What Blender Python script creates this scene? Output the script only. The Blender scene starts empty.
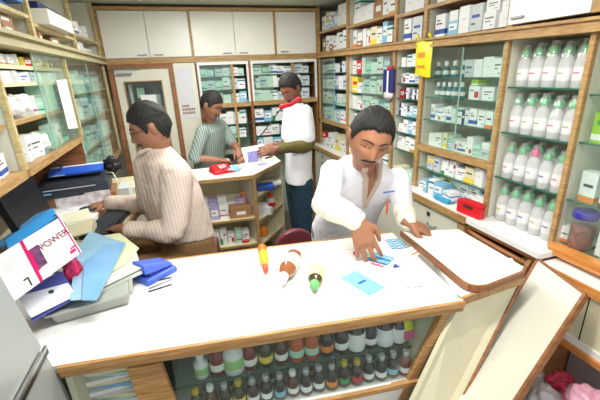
import bpy, bmesh, math, random
from mathutils import Vector, Matrix, noise
R = math.radians
PI = math.pi
rnd = random.Random(7)
C = bpy.context.scene.collection
scene = bpy.context.scene

# ---------------------------------------------------------------- camera
F = 360.0
H = 1.7
def cam_axes(y, p, r):
    cy, sy, cp, sp, cr, sr = math.cos(y), math.sin(y), math.cos(p), math.sin(p), math.cos(r), math.sin(r)
    Rz = Matrix(((cy, -sy, 0), (sy, cy, 0), (0, 0, 1)))
    B = Matrix(((1, 0, 0), (0, 0, -1), (0, 1, 0)))
    P = Matrix(((1, 0, 0), (0, cp, -sp), (0, sp, cp)))
    Q = Matrix(((cr, -sr, 0), (sr, cr, 0), (0, 0, 1)))
    return Q @ P @ B @ Rz
M = cam_axes(R(17.28), R(19.42), R(-2.42))
def at(px, py, X=None, Y=None, Z=None, D=None):
    """world point seen at a photograph pixel, on a plane X=, Y=, Z= or at depth D"""
    d = M.transposed() @ Vector((px-300, py-200, F))
    t = X/d[0] if X is not None else Y/d[1] if Y is not None else (Z-H)/d[2] if Z is not None else D/F
    return Vector((d[0]*t, d[1]*t, d[2]*t+H))
cd = bpy.data.cameras.new('camera')
cam = bpy.data.objects.new('camera', cd)
C.objects.link(cam)
cd.sensor_width = 36
cd.lens = 36*F/600
cd.clip_start = 0.02
right, down, fwd = Vector(M[0]), Vector(M[1]), Vector(M[2])
cam.matrix_world = Matrix(((right.x, -down.x, -fwd.x, 0), (right.y, -down.y, -fwd.y, 0), (right.z, -down.z, -fwd.z, H), (0, 0, 0, 1)))
scene.camera = cam

# ---------------------------------------------------------------- materials
def lin(c):
    return tuple(((v/12.92) if v <= .04045 else ((v+.055)/1.055)**2.4) for v in c)
MATS = {}
def mat(name, rgb, rough=.5, metal=0., var=.04, scale=12., bump=0., coat=0., emit=None):
    if name in MATS: return MATS[name]
    m = bpy.data.materials.new(name); m.use_nodes = True
    nt = m.node_tree; b = nt.nodes['Principled BSDF']
    c = lin(rgb)
    tc = nt.nodes.new('ShaderNodeTexCoord')
    n = nt.nodes.new('ShaderNodeTexNoise'); n.inputs['Scale'].default_value = scale; n.inputs['Detail'].default_value = 3
    nt.links.new(tc.outputs['Object'], n.inputs['Vector'])
    cr = nt.nodes.new('ShaderNodeValToRGB')
    cr.color_ramp.elements[0].position = .3; cr.color_ramp.elements[1].position = .7
    cr.color_ramp.elements[0].color = tuple(v*(1-var) for v in c)+(1,)
    cr.color_ramp.elements[1].color = tuple(min(1, v*(1+var)) for v in c)+(1,)
    nt.links.new(n.outputs['Fac'], cr.inputs['Fac'])
    nt.links.new(cr.outputs['Color'], b.inputs['Base Color'])
    b.inputs['Roughness'].default_value = rough
    b.inputs['Metallic'].default_value = metal
    b.inputs['Coat Weight'].default_value = coat
    if bump:
        bp = nt.nodes.new('ShaderNodeBump'); bp.inputs['Strength'].default_value = bump; bp.inputs['Distance'].default_value = .004
        nt.links.new(n.outputs['Fac'], bp.inputs['Height']); nt.links.new(bp.outputs['Normal'], b.inputs['Normal'])
    if emit:
        b.inputs['Emission Color'].default_value = c+(1,); b.inputs['Emission Strength'].default_value = emit
    MATS[name] = m
    return m
def wood(name, a, b_, rough=.45, stretch=(2, 2, 30)):
    m = bpy.data.materials.new(name); m.use_nodes = True
    nt = m.node_tree; b = nt.nodes['Principled BSDF']
    tc = nt.nodes.new('ShaderNodeTexCoord'); mp = nt.nodes.new('ShaderNodeMapping')
    mp.inputs['Scale'].default_value = stretch
    n = nt.nodes.new('ShaderNodeTexNoise'); n.inputs['Scale'].default_value = 2.2; n.inputs['Detail'].default_value = 6; n.inputs['Distortion'].default_value = .6
    cr = nt.nodes.new('ShaderNodeValToRGB'); cr.color_ramp.elements[0].position = .35; cr.color_ramp.elements[1].position = .68
    cr.color_ramp.elements[0].color = lin(a)+(1,); cr.color_ramp.elements[1].color = lin(b_)+(1,)
    nt.links.new(tc.outputs['Object'], mp.inputs['Vector']); nt.links.new(mp.outputs['Vector'], n.inputs['Vector'])
    nt.links.new(n.outputs['Fac'], cr.inputs['Fac']); nt.links.new(cr.outputs['Color'], b.inputs['Base Color'])
    b.inputs['Roughness'].default_value = rough
    MATS[name] = m
    return m
def glassmat(name, tint, gloss=.25, alpha=.88, edge=.6):
    """clear thin pane: tinted see-through plus mirror reflection by Fresnel"""
    m = bpy.data.materials.new(name); m.use_nodes = True
    nt = m.node_tree; nt.nodes.clear()
    o = nt.nodes.new('ShaderNodeOutputMaterial'); t = nt.nodes.new('ShaderNodeBsdfTransparent'); g = nt.nodes.new('ShaderNodeBsdfGlossy')
    d = nt.nodes.new('ShaderNodeBsdfDiffuse'); mx = nt.nodes.new('ShaderNodeMixShader'); m2 = nt.nodes.new('ShaderNodeMixShader'); fr = nt.nodes.new('ShaderNodeMath'); lw = nt.nodes.new('ShaderNodeLayerWeight'); pw_ = nt.nodes.new('ShaderNodeMath')
    t.inputs['Color'].default_value = lin(tint)+(1,)
    d.inputs['Color'].default_value = lin(tint)+(1,)
    g.inputs['Roughness'].default_value = .05
    lw.inputs['Blend'].default_value = .5; pw_.operation = 'POWER'; pw_.inputs[1].default_value = 4
    nt.links.new(lw.outputs['Facing'], pw_.inputs[0]); nt.links.new(pw_.outputs[0], fr.inputs[0])
    fr.operation = 'MULTIPLY_ADD'; fr.inputs[1].default_value = edge; fr.inputs[2].default_value = .02+.12*gloss
    m2.inputs['Fac'].default_value = alpha
    nt.links.new(d.outputs[0], m2.inputs[1]); nt.links.new(t.outputs[0], m2.inputs[2])
    nt.links.new(fr.outputs[0], mx.inputs['Fac']); nt.links.new(m2.outputs[0], mx.inputs[1]); nt.links.new(g.outputs[0], mx.inputs[2])
    nt.links.new(mx.outputs[0], o.inputs['Surface'])
    MATS[name] = m
    return m
def stripes(name, a, b_, freq, width=.5, axis=(1, 0, 0), rough=.8):
    m = bpy.data.materials.new(name); m.use_nodes = True
    nt = m.node_tree; b = nt.nodes['Principled BSDF']
    tc = nt.nodes.new('ShaderNodeTexCoord'); dp = nt.nodes.new('ShaderNodeVectorMath'); dp.operation = 'DOT_PRODUCT'
    dp.inputs[1].default_value = axis
    mu = nt.nodes.new('ShaderNodeMath'); mu.operation = 'MULTIPLY'; mu.inputs[1].default_value = freq
    fr = nt.nodes.new('ShaderNodeMath'); fr.operation = 'FRACT'
    gt = nt.nodes.new('ShaderNodeMath'); gt.operation = 'GREATER_THAN'; gt.inputs[1].default_value = width
    mx = nt.nodes.new('ShaderNodeMixRGB'); mx.inputs['Color1'].default_value = lin(a)+(1,); mx.inputs['Color2'].default_value = lin(b_)+(1,)
    nt.links.new(tc.outputs['Object'], dp.inputs[0]); nt.links.new(dp.outputs['Value'], mu.inputs[0]); nt.links.new(mu.outputs[0], fr.inputs[0])
    nt.links.new(fr.outputs[0], gt.inputs[0]); nt.links.new(gt.outputs[0], mx.inputs['Fac']); nt.links.new(mx.outputs[0], b.inputs['Base Color'])
    b.inputs['Roughness'].default_value = rough
    MATS[name] = m
    return m

WOOD = wood('light oak edging', (.63, .48, .29), (.76, .62, .41), stretch=(6, 6, 40))
WOODB = wood('counter oak edging', (.64, .46, .27), (.80, .62, .40), stretch=(4, 50, 50))
PALE = wood('pale beech edging', (.70, .62, .42), (.84, .77, .57), stretch=(6, 6, 40))
BROWN = wood('brown wood panel', (.50, .31, .17), (.66, .43, .26))
ORANGE = wood('orange varnished wood', (.74, .45, .20), (.88, .60, .32), rough=.3)
LAM = mat('cream laminate', (.87, .86, .80), .35, var=.03, scale=4)
LAMW = mat('white laminate', (.92, .91, .88), .3, var=.02, scale=5)
TOPW = mat('worktop white laminate', (.96, .96, .95), .3, var=.01, scale=3)
CREAM = mat('cream panel paint', (.88, .85, .72), .5, var=.04, scale=5)
INNER = mat('cabinet lining', (.80, .80, .70), .6, var=.05)
WALLM = mat('wall paint', (.80, .79, .73), .8, var=.04, scale=3)
FLOORM = mat('floor stone', (.50, .47, .42), .6, var=.2, scale=6)
CEILM = mat('ceiling paint', (.74, .75, .68), .8, var=.04, scale=2)
MOULD = mat('olive cream moulding', (.70, .67, .52), .4, var=.05)
GLASS = glassmat('cabinet glass', (.97, .99, .98), .1, .98)
GLASSG = glassmat('greenish sliding glass', (.945, .985, .965), .35, .955)
GSHELF = glassmat('glass shelf plate', (.86, .94, .90), .3, .90)
GEDGE = mat('green glass edge', (.16, .40, .33), .2)
METAL = mat('brushed metal', (.62, .62, .62), .35, .9)
DARK = mat('dark gap', (.07, .06, .05), .8)
BLACK = mat('black plastic', (.07, .075, .085), .4)
CHAR = mat('charcoal plastic', (.20, .22, .25), .4)
WHITE = mat('white paper', (.94, .94, .94), .7, var=.02)

# ---------------------------------------------------------------- mesh builder
class MB:
    def __init__(s): s.v = []; s.f = []; s.mi = []
    def add(s, vs, fs, m=0):
        o = len(s.v); s.v += [tuple(v) for v in vs]
        for f in fs: s.f.append(tuple(i+o for i in f)); s.mi.append(m)
        return s
    def box(s, x0, x1, y0, y1, z0, z1, m=0):
        vs = [(x, y, z) for z in (z0, z1) for y in (y0, y1) for x in (x0, x1)]
        return s.add(vs, [(0, 2, 3, 1), (4, 5, 7, 6), (0, 1, 5, 4), (1, 3, 7, 5), (3, 2, 6, 7), (2, 0, 4, 6)], m)
    def hexa(s, b, t, m=0):
        """b, t: four bottom and four top points, anticlockwise from above"""
        vs = [tuple(p) for p in list(b)+list(t)]
        return s.add(vs, [(3, 2, 1, 0), (4, 5, 6, 7), (0, 1, 5, 4), (1, 2, 6, 5), (2, 3, 7, 6), (3, 0, 4, 7)], m)
    def prism(s, poly, z0, z1, m=0, T=None):
        n = len(poly); vs = [Vector((x, y, z0)) for x, y in poly]+[Vector((x, y, z1)) for x, y in poly]
        if T: vs = [T @ v for v in vs]
        fs = [tuple(range(n-1, -1, -1)), tuple(range(n, 2*n))]+[(i, (i+1) % n, n+(i+1) % n, n+i) for i in range(n)]
        return s.add(vs, fs, m)
    def beam(s, a, b, w, h, up=(0, 0, 1), m=0):
        a, b = Vector(a), Vector(b); d = (b-a).normalized(); u = Vector(up); r = d.cross(u)
        if r.length < 1e-5: r = d.cross(Vector((0, 1, 0)))
        r.normalize(); u = r.cross(d).normalized()
        q = [(-1, -1), (1, -1), (1, 1), (-1, 1)]
        vs = [p+r*w*i/2+u*h*j/2 for p in (a, b) for i, j in q]
        return s.add(vs, [(3, 2, 1, 0), (4, 5, 6, 7)]+[(i, (i+1) % 4, 4+(i+1) % 4, 4+i) for i in range(4)], m)
    def tube(s, pts, r, n=8, m=0):
        pts = [Vector(p) for p in pts]; rr = r if isinstance(r, (list, tuple)) else [r]*len(pts)
        rings = []; ref = None
        for i, p in enumerate(pts):
            d = (pts[min(i+1, len(pts)-1)]-pts[max(i-1, 0)]).normalized()
            if ref is None:
                ref = d.cross(Vector((0, 0, 1)))
                if ref.length < .1: ref = d.cross(Vector((1, 0, 0)))
            ref = (ref-d*ref.dot(d)).normalized(); w = d.cross(ref)
            rings.append([p+(ref*math.cos(2*PI*k/n)+w*math.sin(2*PI*k/n))*rr[i] for k in range(n)])
        vs = [v for g in rings for v in g]; fs = [tuple(range(n-1, -1, -1)), tuple(range((len(pts)-1)*n, len(pts)*n))]
        for i in range(len(pts)-1):
            for k in range(n): fs.append((i*n+k, i*n+(k+1) % n, (i+1)*n+(k+1) % n, (i+1)*n+k))
        return s.add(vs, fs, m)
    def lathe(s, prof, c=(0, 0, 0), n=16, m=0, T=None, mi=None):
        vs = []; fs = []; k0 = len(prof)
        for r, z in prof:
            for k in range(n): vs.append(Vector((c[0]+r*math.cos(2*PI*k/n), c[1]+r*math.sin(2*PI*k/n), c[2]+z)))
        if T: vs = [T @ v for v in vs]
        s.add(vs, [tuple(range(n-1, -1, -1)), tuple(range((k0-1)*n, k0*n))], m)
        o = len(s.v)-len(vs)
        for i in range(k0-1):
            mm = mi[i] if mi else m
            for k in range(n):
                s.f.append((o+i*n+k, o+i*n+(k+1) % n, o+(i+1)*n+(k+1) % n, o+(i+1)*n+k)); s.mi.append(mm)
        return s
    def build(s, name, mats, parent=None, smooth=False, bevel=0., loc=None):
        me = bpy.data.meshes.new(name); me.from_pydata(s.v, [], s.f); me.validate()
        mats = mats if isinstance(mats, (list, tuple)) else [mats]
        for m in mats: me.materials.append(m)
        if len(me.polygons) == len(s.mi):
            me.polygons.foreach_set('material_index', s.mi)
        if smooth: me.polygons.foreach_set('use_smooth', [True]*len(me.polygons))
        me.update()
        o = bpy.data.objects.new(name, me); C.objects.link(o)
        if parent is not None:
            o.parent = parent
        if loc: o.location = loc
        if bevel:
            b = o.modifiers.new('b', 'BEVEL'); b.width = bevel; b.segments = 2; b.limit_method = 'ANGLE'
        return o
used = {}
def tag(o, label=None, cat=None, group=None, kind=None):
    if label:
        if not 4 <= len(label.split()) <= 16: print('LABEL', label)
        if label in used: print('DUP', label)
        used[label] = 1
        o['label'] = label
    if cat: o['category'] = cat
    if group: o['group'] = group
    if kind: o['kind'] = kind
    return o
def thing(name, label, cat, group=None, loc=(0, 0, 0), rz=0):
    o = bpy.data.objects.new(name, None); C.objects.link(o); o.location = loc; o.rotation_euler = (0, 0, rz)
    o.empty_display_size = .05
    return tag(o, label, cat, group)
def struct(name, mb, m, **k):
    return tag(mb.build(name, m, **k), kind='structure')
def box(name, x0, x1, y0, y1, z0, z1, m, parent=None, bevel=0.):
    return MB().box(x0, x1, y0, y1, z0, z1).build(name, m, parent, bevel=bevel)
ORD = ['zeroth', 'first', 'second', 'third', 'fourth', 'fifth', 'sixth', 'seventh', 'eighth', 'ninth', 'tenth', 'eleventh', 'twelfth', 'thirteenth', 'fourteenth', 'fifteenth', 'sixteenth', 'seventeenth', 'eighteenth']

# ---------------------------------------------------------------- room shell
XR, XL, YB = 1.52, -.62, 4.0          # cabinet fronts
WW, WL, WB = 1.84, -1.06, 4.30
WR = WW-.003        # walls
FR = -1.2
CZ = 2.36
struct('floor', MB().box(WL-.1, WW+.1, FR, WB+.1, -.1, 0), FLOORM)
struct('ceiling', MB().box(WL-.1, WW+.1, .2, WB+.1, CZ, CZ+.1), CEILM)
struct('wall_back', MB().box(WL-.1, WW+.1, WB, WB+.1, 0, CZ), WALLM)
struct('wall_left', MB().box(WL-.1, WL, .2, WB, 0, CZ), WALLM)
struct('wall_right', MB().box(WW, WW+.1, .2, WB, 0, CZ), WALLM)
# mouldings running round the room under the upper shelves
def zr(y): return 1.80+.05*(y-1.0)/3.0
mb = MB()
for (z0, z1, dx) in ((0, .014, .012), (.014, .040, .0), (.040, .052, .016)):
    mb.hexa([(XR-.02-dx, .3, zr(.3)+z0), (WR, .3, zr(.3)+z0), (WR, YB, zr(YB)+z0), (XR-.02-dx, YB, zr(YB)+z0)],
            [(XR-.02-dx, .3, zr(.3)+z1), (WR, .3, zr(.3)+z1), (WR, YB, zr(YB)+z1), (XR-.02-dx, YB, zr(YB)+z1)])
struct('trim_1', mb, WOOD)
mb = MB()
for (z0, z1, dx) in ((1.845, 1.862, .02), (1.862, 1.888, .0), (1.888, 1.905, .025)):
    mb.box(WL, XL+.01+dx, .9, YB, z0, z1)
struct('trim_2', mb, MOULD)
mb = MB()
mb.box(WL, WR, YB-.02, WB, 1.845, 1.87).box(WL, WR, YB-.03, WB, 1.87, 1.89)
struct('trim_3', mb, WOOD)
struct('trim_4', MB().box(XL, XR, YB-.02, WB, 2.305, 2.335), WOOD)

# ---------------------------------------------------------------- small packages
def C_(n, rgb, **k): return mat('print '+n, rgb, **dict(dict(rough=.45, var=.02), **k))
PW = C_('white', (.93, .94, .94)); PB = C_('blue', (.16, .33, .68)); PR = C_('red', (.80, .12, .14)); PG = C_('green', (.20, .60, .32))
PY = C_('yellow', (.93, .84, .25)); PO = C_('orange', (.92, .55, .18)); PT = C_('teal', (.16, .52, .52)); PK = C_('pink', (.88, .32, .55))
PC = C_('sky blue', (.52, .74, .86)); PL = C_('pale green', (.72, .86, .80)); PD = C_('dark grey', (.30, .31, .34)); PN = C_('navy', (.10, .13, .42))
PE = C_('cream', (.90, .87, .72)); PM = C_('maroon', (.48, .12, .16)); PV = C_('lilac', (.70, .66, .84)); PQ = C_('card brown', (.64, .47, .33)); PA = C_('pale grey', (.80, .83, .84))
PF = C_('lime green', (.60, .78, .16))
def package_mesh(name, base, rects):
    mats = [base]; idx = []
    for r in rects:
        if r[4] not in mats: mats.append(r[4])
    xs = sorted({-.5, .5, *[r[0]-.5 for r in rects], *[r[1]-.5 for r in rects]})
    zs = sorted({0, 1, *[r[2] for r in rects], *[r[3] for r in rects]})
    m = MB(); cols = [base]+[r[4] for r in rects]
    def q(face):
        for i in range(len(xs)-1):
            for j in range(len(zs)-1):
                cx, cz = (xs[i]+xs[i+1])/2+.5, (zs[j]+zs[j+1])/2; c = base
                for r in rects:
                    if r[0] <= cx <= r[1] and r[2] <= cz <= r[3] and (face == 0 or r[1]-r[0] > .95): c = r[4]
                a, b, z0, z1 = xs[i], xs[i+1], zs[j], zs[j+1]
                if face == 0: m.add([(a, -.5, z0), (b, -.5, z0), (b, -.5, z1), (a, -.5, z1)], [(0, 1, 2, 3)], mats.index(c))
                if face == 1: m.add([(.5, a, z0), (.5, b, z0), (.5, b, z1), (.5, a, z1)], [(0, 1, 2, 3)], mats.index(c))
                if face == 2: m.add([(-.5, b, z0), (-.5, a, z0), (-.5, a, z1), (-.5, b, z1)], [(0, 1, 2, 3)], mats.index(c))
    for k in range(3): q(k)
    m.add([(-.5, .5, 0), (.5, .5, 0), (.5, .5, 1), (-.5, .5, 1)], [(3, 2, 1, 0)], 0)
    m.add([(-.5, -.5, 1), (.5, -.5, 1), (.5, .5, 1), (-.5, .5, 1)], [(0, 1, 2, 3)], 0)
    m.add([(-.5, -.5, 0), (.5, -.5, 0), (.5, .5, 0), (-.5, .5, 0)], [(3, 2, 1, 0)], 0)
    me = bpy.data.meshes.new(name); me.from_pydata(m.v, [], m.f)
    for t in mats: me.materials.append(t)
    me.polygons.foreach_set('material_index', m.mi)
    me.update()
    return me
DES = [
 ('white box with blue band', PW, [(0, 1, .12, .34, PB), (.15, .7, .55, .62, PD), (.15, .5, .7, .76, PD)]),
 ('white box with red block', PW, [(.55, .92, .15, .6, PR), (.1, .48, .62, .7, PD)]),
 ('pale green box', PL, [(.1, .9, .2, .3, PT), (.2, .7, .6, .72, PW)]),
 ('white box with teal stripe', PW, [(0, 1, .75, .9, PT), (.2, .8, .4, .48, PD)]),
 ('white box with grey print', PW, [(.15, .85, .6, .68, PD), (.15, .6, .42, .48, PD), (.6, .85, .15, .25, PC)]),
 ('sky blue box with white panel', PC, [(.12, .88, .35, .8, PW), (.2, .6, .5, .6, PB)]),
 ('cream box with yellow base', PE, [(0, 1, 0, .3, PY), (.2, .8, .55, .65, PD)]),
 ('white box with pink stripe', PW, [(0, 1, .2, .32, PK), (.2, .7, .6, .68, PD)]),
 ('white box with green corner', PW, [(0, .35, 0, .4, PG), (.45, .85, .6, .7, PD)]),
 ('white box with orange band', PW, [(0, 1, 0, .2, PO), (.2, .8, .5, .6, PD)]),
 ('navy and white box', PW, [(0, .45, 0, 1, PN), (.1, .35, .45, .6, PW), (.55, .9, .6, .7, PD)]),
 ('pale grey box with blue print', PA, [(.15, .8, .5, .62, PB), (.15, .5, .25, .32, PD)]),
 ('lilac box with white panel', PV, [(.1, .9, .3, .75, PW), (.2, .6, .48, .56, PM)]),
 ('yellow box with red print', PY, [(.15, .85, .5, .7, PR), (.15, .85, .15, .25, PW)]),
 ('red box with white panel', PR, [(.15, .85, .35, .75, PW), (.25, .7, .5, .6, PR)]),
 ('plain white box', PW, [(.3, .7, .5, .56, PA)]),
 ('cardboard brown box', PQ, [(.2, .75, .4, .7, PW)]),
 ('lime green box', PF, [(0, 1, .1, .3, PW), (.2, .8, .6, .75, PG)]),
]
DM = [package_mesh('medicine_box', b, r) for _, b, r in DES]
WGT_COOL = [4, 2, 7, 5, 7, 6, 1, 1, 1, 0, 1, 6, 1, 0, 0, 6, 0, 0]
WGT_WHITE = [5, 4, 2, 3, 8, 2, 2, 3, 2, 3, 2, 4, 2, 1, 1, 9, 0, 0]
WGT_CARTON = [3, 2, 0, 1, 5, 1, 2, 1, 1, 1, 0, 3, 0, 0, 0, 10, 3, 0]
def put_box(k, p, size, rz, label, group, name='medicine_box', tilt=None):
    o = bpy.data.objects.new(name, DM[k]); C.objects.link(o)
    o.location = p; o.scale = size; o.rotation_euler = (0, 0, rz) if tilt is None else (tilt[0], tilt[1], rz)
    return tag(o, label, 'box', group)
# bottle prototype meshes (body material slots chosen per kind)
def bottle_parts(bodym, capm, labm, r=.02, h=.1, capf=.2, labr=(.22, .48)):
    hb = h*(1-capf)
    b = MB().lathe([(r*.9, 0), (r, h*.03), (r, hb*.72), (r*.8, hb*.86), (r*.42, hb*.95), (r*.42, hb)], n=14)
    l = MB().lathe([(r*1.02, hb*labr[0]), (r*1.025, hb*labr[0]+.0005), (r*1.025, hb*labr[1]-.0005), (r*1.02, hb*labr[1])], n=14)
    c = MB().lathe([(r*.55, hb), (r*.58, hb+h*.02), (r*.58, h*.97), (r*.5, h)], n=14)
    out = []
    for nm, mb_, m_ in (('bottle_body', b, bodym), ('label', l, labm), ('cap', c, capm)):
        me = bpy.data.meshes.new(nm); me.from_pydata(mb_.v, [], mb_.f); me.materials.append(m_); me.polygons.foreach_set('use_smooth', [True]*len(me.polygons)); me.update()
        out.append((nm, me))
    return out
def put_bottle(parts, p, label, group, name='medicine_bottle', cat='bottle', rot=(0, 0, 0), s=1.):
    t = thing(name, label, cat, group, p); t.rotation_euler = rot; t.scale = (s, s, s)
    for nm, me in parts:
        o = bpy.data.objects.new(nm, me); C.objects.link(o); o.parent = t
    return t
AMB = mat('amber glass', (.36, .15, .07), .12, var=.1, coat=.5); DRK = mat('dark brown glass', (.13, .08, .06), .1, coat=.5)
OLV = mat('olive glass', (.22, .22, .12), .12, coat=.5); RED_ = mat('red syrup bottle', (.48, .08, .07), .15, coat=.4)
WPL = mat('white plastic', (.92, .93, .93), .35); TEALP = mat('teal plastic', (.12, .46, .50), .35)
SILV = mat('silver cap', (.75, .77, .8), .3, .6); GOLD = mat('gold cap', (.80, .70, .25), .35, .3)
def milky(name, col, k):
    m = glassmat(name, col, .25, k, .2)
    nt = m.node_tree; t = nt.nodes.new('ShaderNodeBsdfTranslucent'); t.inputs['Color'].default_value = lin(col)+(1,)
    d = [n for n in nt.nodes if n.type == 'BSDF_DIFFUSE'][0]; mx = nt.nodes.new('ShaderNodeMixShader'); mx.inputs[0].default_value = .4
    to = d.outputs[0].links[0].to_socket
    nt.links.new(d.outputs[0], mx.inputs[1]); nt.links.new(t.outputs[0], mx.inputs[2]); nt.links.new(mx.outputs[0], to)
    return m
CLR = milky('clear plastic bottle', (.985, .99, .99), .22)
CLR_OLD = glassmat('clear plastic', (.95, .97, .97), .25, .62)
FILM = glassmat('clear wrapping film', (.995, .995, .995), .5, .86, .15)
GRNC = mat('green cap', (.25, .72, .42), .4); PNKC = mat('pink cap', (.90, .15, .50), .4)
LBLW = mat('white label', (.95, .95, .95), .6, var=.02)
B_AMB = bottle_parts(AMB, WPL, LBLW); B_DRK = bottle_parts(DRK, SILV, LBLW); B_OLV = bottle_parts(OLV, GOLD, PY); B_RED = bottle_parts(RED_, SILV, LBLW)
B_GRN = bottle_parts(DRK, GOLD, PG); B_REDL = bottle_parts(DRK, GOLD, PR); B_BLU = bottle_parts(DRK, SILV, PC); B_ORL = bottle_parts(DRK, SILV, PO)
B_TEAL = bottle_parts(TEALP, WPL, LBLW, .022, .1, .3, (.25, .6)); B_WHT = bottle_parts(WPL, WPL, PL, .022, .09, .25)
B_JARW = bottle_parts(WPL, WPL, mat('mint label', (.62, .82, .52), .5), .026, .1, .22, (.25, .6))
# ---------------------------------------------------------------- filling a shelf
def fill(unit, shelfword, org, ax, rz, L, z, hmax, wt, group, side, wr=(.04, .075), hr=(.68, 1.0), dr=(.07, .11), inset=.012, name='medicine_box', tiltp=.0, seed=None, fillp=1.0, skip=None, jit=.09, stackp=.3):
    """boxes side by side from org along ax (unit vector); local front faces the room"""
    r = random.Random(seed if seed is not None else hash_(unit+shelfword))
    x = .006; n = 0; items = []
    while True:
        w = r.uniform(*wr)
        if x+w > L-.004: break
        k = r.choices(range(len(DES)), wt)[0]; h = hmax*r.uniform(*hr); d = r.uniform(*dr)
        if r.random() < fillp and not (skip and skip[0] < x < skip[1]): items.append((x+w/2, w, h, d, k))
        x += w+.003+(.012 if r.random() < .15 else 0)
    ax = Vector(ax); inw = Vector((math.sin(rz)*-1, math.cos(rz), 0))
    n = len(items)
    order = items
    for i, (c, w, h, d, k) in enumerate(order):
        p = Vector(org)+ax*c+inw*(inset+d/2); p.z = z
        j = i+1 if side == 'left' else n-i
        lab = '%s, %s from left, %s, %s' % (DES[k][0], ORD[j], shelfword, unit)
        if len(lab.split()) > 16: lab = lab.replace(' from left', '')
        yaw = r.uniform(-jit, jit)
        if r.random() < stackp and h > .06:
            h1_ = h*r.uniform(.4, .6); k2 = r.choices(range(len(DES)), wt)[0]
            put_box(k, p, (w, d, h1_-.0005), rz+yaw, lab.replace(', ', ' lying flat, ', 1) if len(lab.split()) < 15 else lab, group, name)
            p2_ = p.copy(); p2_.z += h1_
            put_box(k2, p2_, (w*.94, d*.9, h-h1_), rz-yaw*.6, lab.replace(DES[k][0]+',', DES[k2][0]+' atop another,') if len(DES[k2][0].split())+len(lab.split())-len(DES[k][0].split()) < 15 else lab.replace(DES[k][0]+',', 'box atop another,'), group, name)
        else: put_box(k, p, (w, d, h), rz+yaw, lab, group, name)
def hash_(s):
    h = 7
    for ch in s: h = (h*31+ord(ch)) % 100003
    return h

# ---------------------------------------------------------------- right wall cabinets
def shelf_plate(t, x0, x1, y0, y1, z, glass=True, edge='x0'):
    if glass:
        o = box('shelf', x0+.004, x1, y0, y1, z-.006, z, GSHELF, t)
        e = (x0, x0+.004, y0, y1) if edge == 'x0' else (x1-.004, x1, y0, y1) if edge == 'x1' else (x0, x1, y0, y0+.004)
        box('shelf_edge', e[0], e[1], e[2], e[3], z-.007, z, GEDGE, o)
    else:
        o = box('shelf', x0+.006, x1, y0, y1, z-.016, z, LAM, t)
        box('shelf_edge', x0, x0+.006, y0, y1, z-.016, z, WOOD, o)
    return o
posts = [4.0, 3.24, 2.44, 2.10, 1.455, 1.06, .40]
names = ['right corner glass cabinet', 'second right glass cabinet', 'narrow open case', 'wide glass cabinet', 'bottle case', 'nearest right case']
levels = [[1.69, 1.53, 1.37, 1.20], [1.67, 1.51, 1.36, 1.20], [1.71, 1.60, 1.495, 1.37, 1.25, 1.12], [1.64, 1.52, 1.375, 1.21], [1.595, 1.375, 1.14], [1.575, 1.385, 1.135]]
RG = 'medicine boxes on the right wall shelves'
units = []
for i in range(6):
    y1, y0 = posts[i], posts[i+1]
    lowz = .905
    lab = ['pale glazed cabinet in the far right corner beside the back wall', 'glazed cabinet on right wall with blue packet hanging at its near edge',
           'narrow open shelf case behind the hanging yellow bag', 'wide sliding glass cabinet with green glass shelves of white bottles and boxes',
           'open case of clear bottles wrapped in film, below white cupboard', 'glass case at the right edge holding the purple lidded jar'][i]
    t = thing('display_cabinet', lab, 'cabinet', None, (0, 0, 0)); units.append(t)
    w = .03 if i not in (3,) else .035
    # near-side partition and its oak post
    pw = [.026, .026, .034, .022, .020, .022][i]
    box('side_panel', XR+.02, WR, y0, y0+.014, lowz, zr(y0), LAM, t)
    MB().hexa([(XR, y0, lowz), (XR+.022, y0, lowz), (XR+.022, y0+pw, lowz), (XR, y0+pw, lowz)], [(XR, y0, zr(y0)), (XR+.022, y0, zr(y0)), (XR+.022, y0+pw, zr(y0+pw)), (XR, y0+pw, zr(y0+pw))]).build('post', WOOD, t)
    if i == 0: box('post', XR, XR+.022, y1-.03, y1, lowz, zr(y1), WOOD, t)
    box('back_panel', WR-.012, WR-.002, y0+.014, y1, lowz, zr(y0)-.002, INNER if i != 5 else LAM, t)
    for j, z in enumerate(levels[i]):
        g = not (i < 4 and j == len(levels[i])-1 and i != 2)
        if g: shelf_plate(t, XR+.03, WR-.014, y0+pw, y1-.002, z, True)
        else:
            box('bottom_rail', XR, XR+.03, y0+pw, y1-.002, z-.04, z, WOOD, t)
            box('bottom_board', XR+.03, WR-.014, y0+pw, y1-.002, z-.02, z, LAM, t)
t6 = units[5]
box('bottom_rail', XR-.02, XR+.025, .40, 1.06, .885, .93, ORANGE, t6)
# sliding panes
def pane(t, y0, y1, z0, z1, m=GLASSG, x=XR+.016, edge=True):
    o = box('sliding_glass', x-.0025, x+.0025, y0, y1, z0, z1, m, t)
    if edge: box('glass_edge', x-.003, x+.003, y0, y0+.004, z0, z1, mat('pale glass edge', (.62, .78, .72), .2), o)
pane(units[0], 3.58, 3.97, 1.20, 1.83)
pane(units[1], 2.48, 2.98, 1.20, 1.82)
pane(units[3], 1.49, 1.82, 1.21, 1.80, GLASS); pane(units[3], 1.76, 2.06, 1.21, 1.80, GLASS, XR+.010)
pane(units[5], .42, 1.03, .955, 1.79, GLASS)

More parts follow.
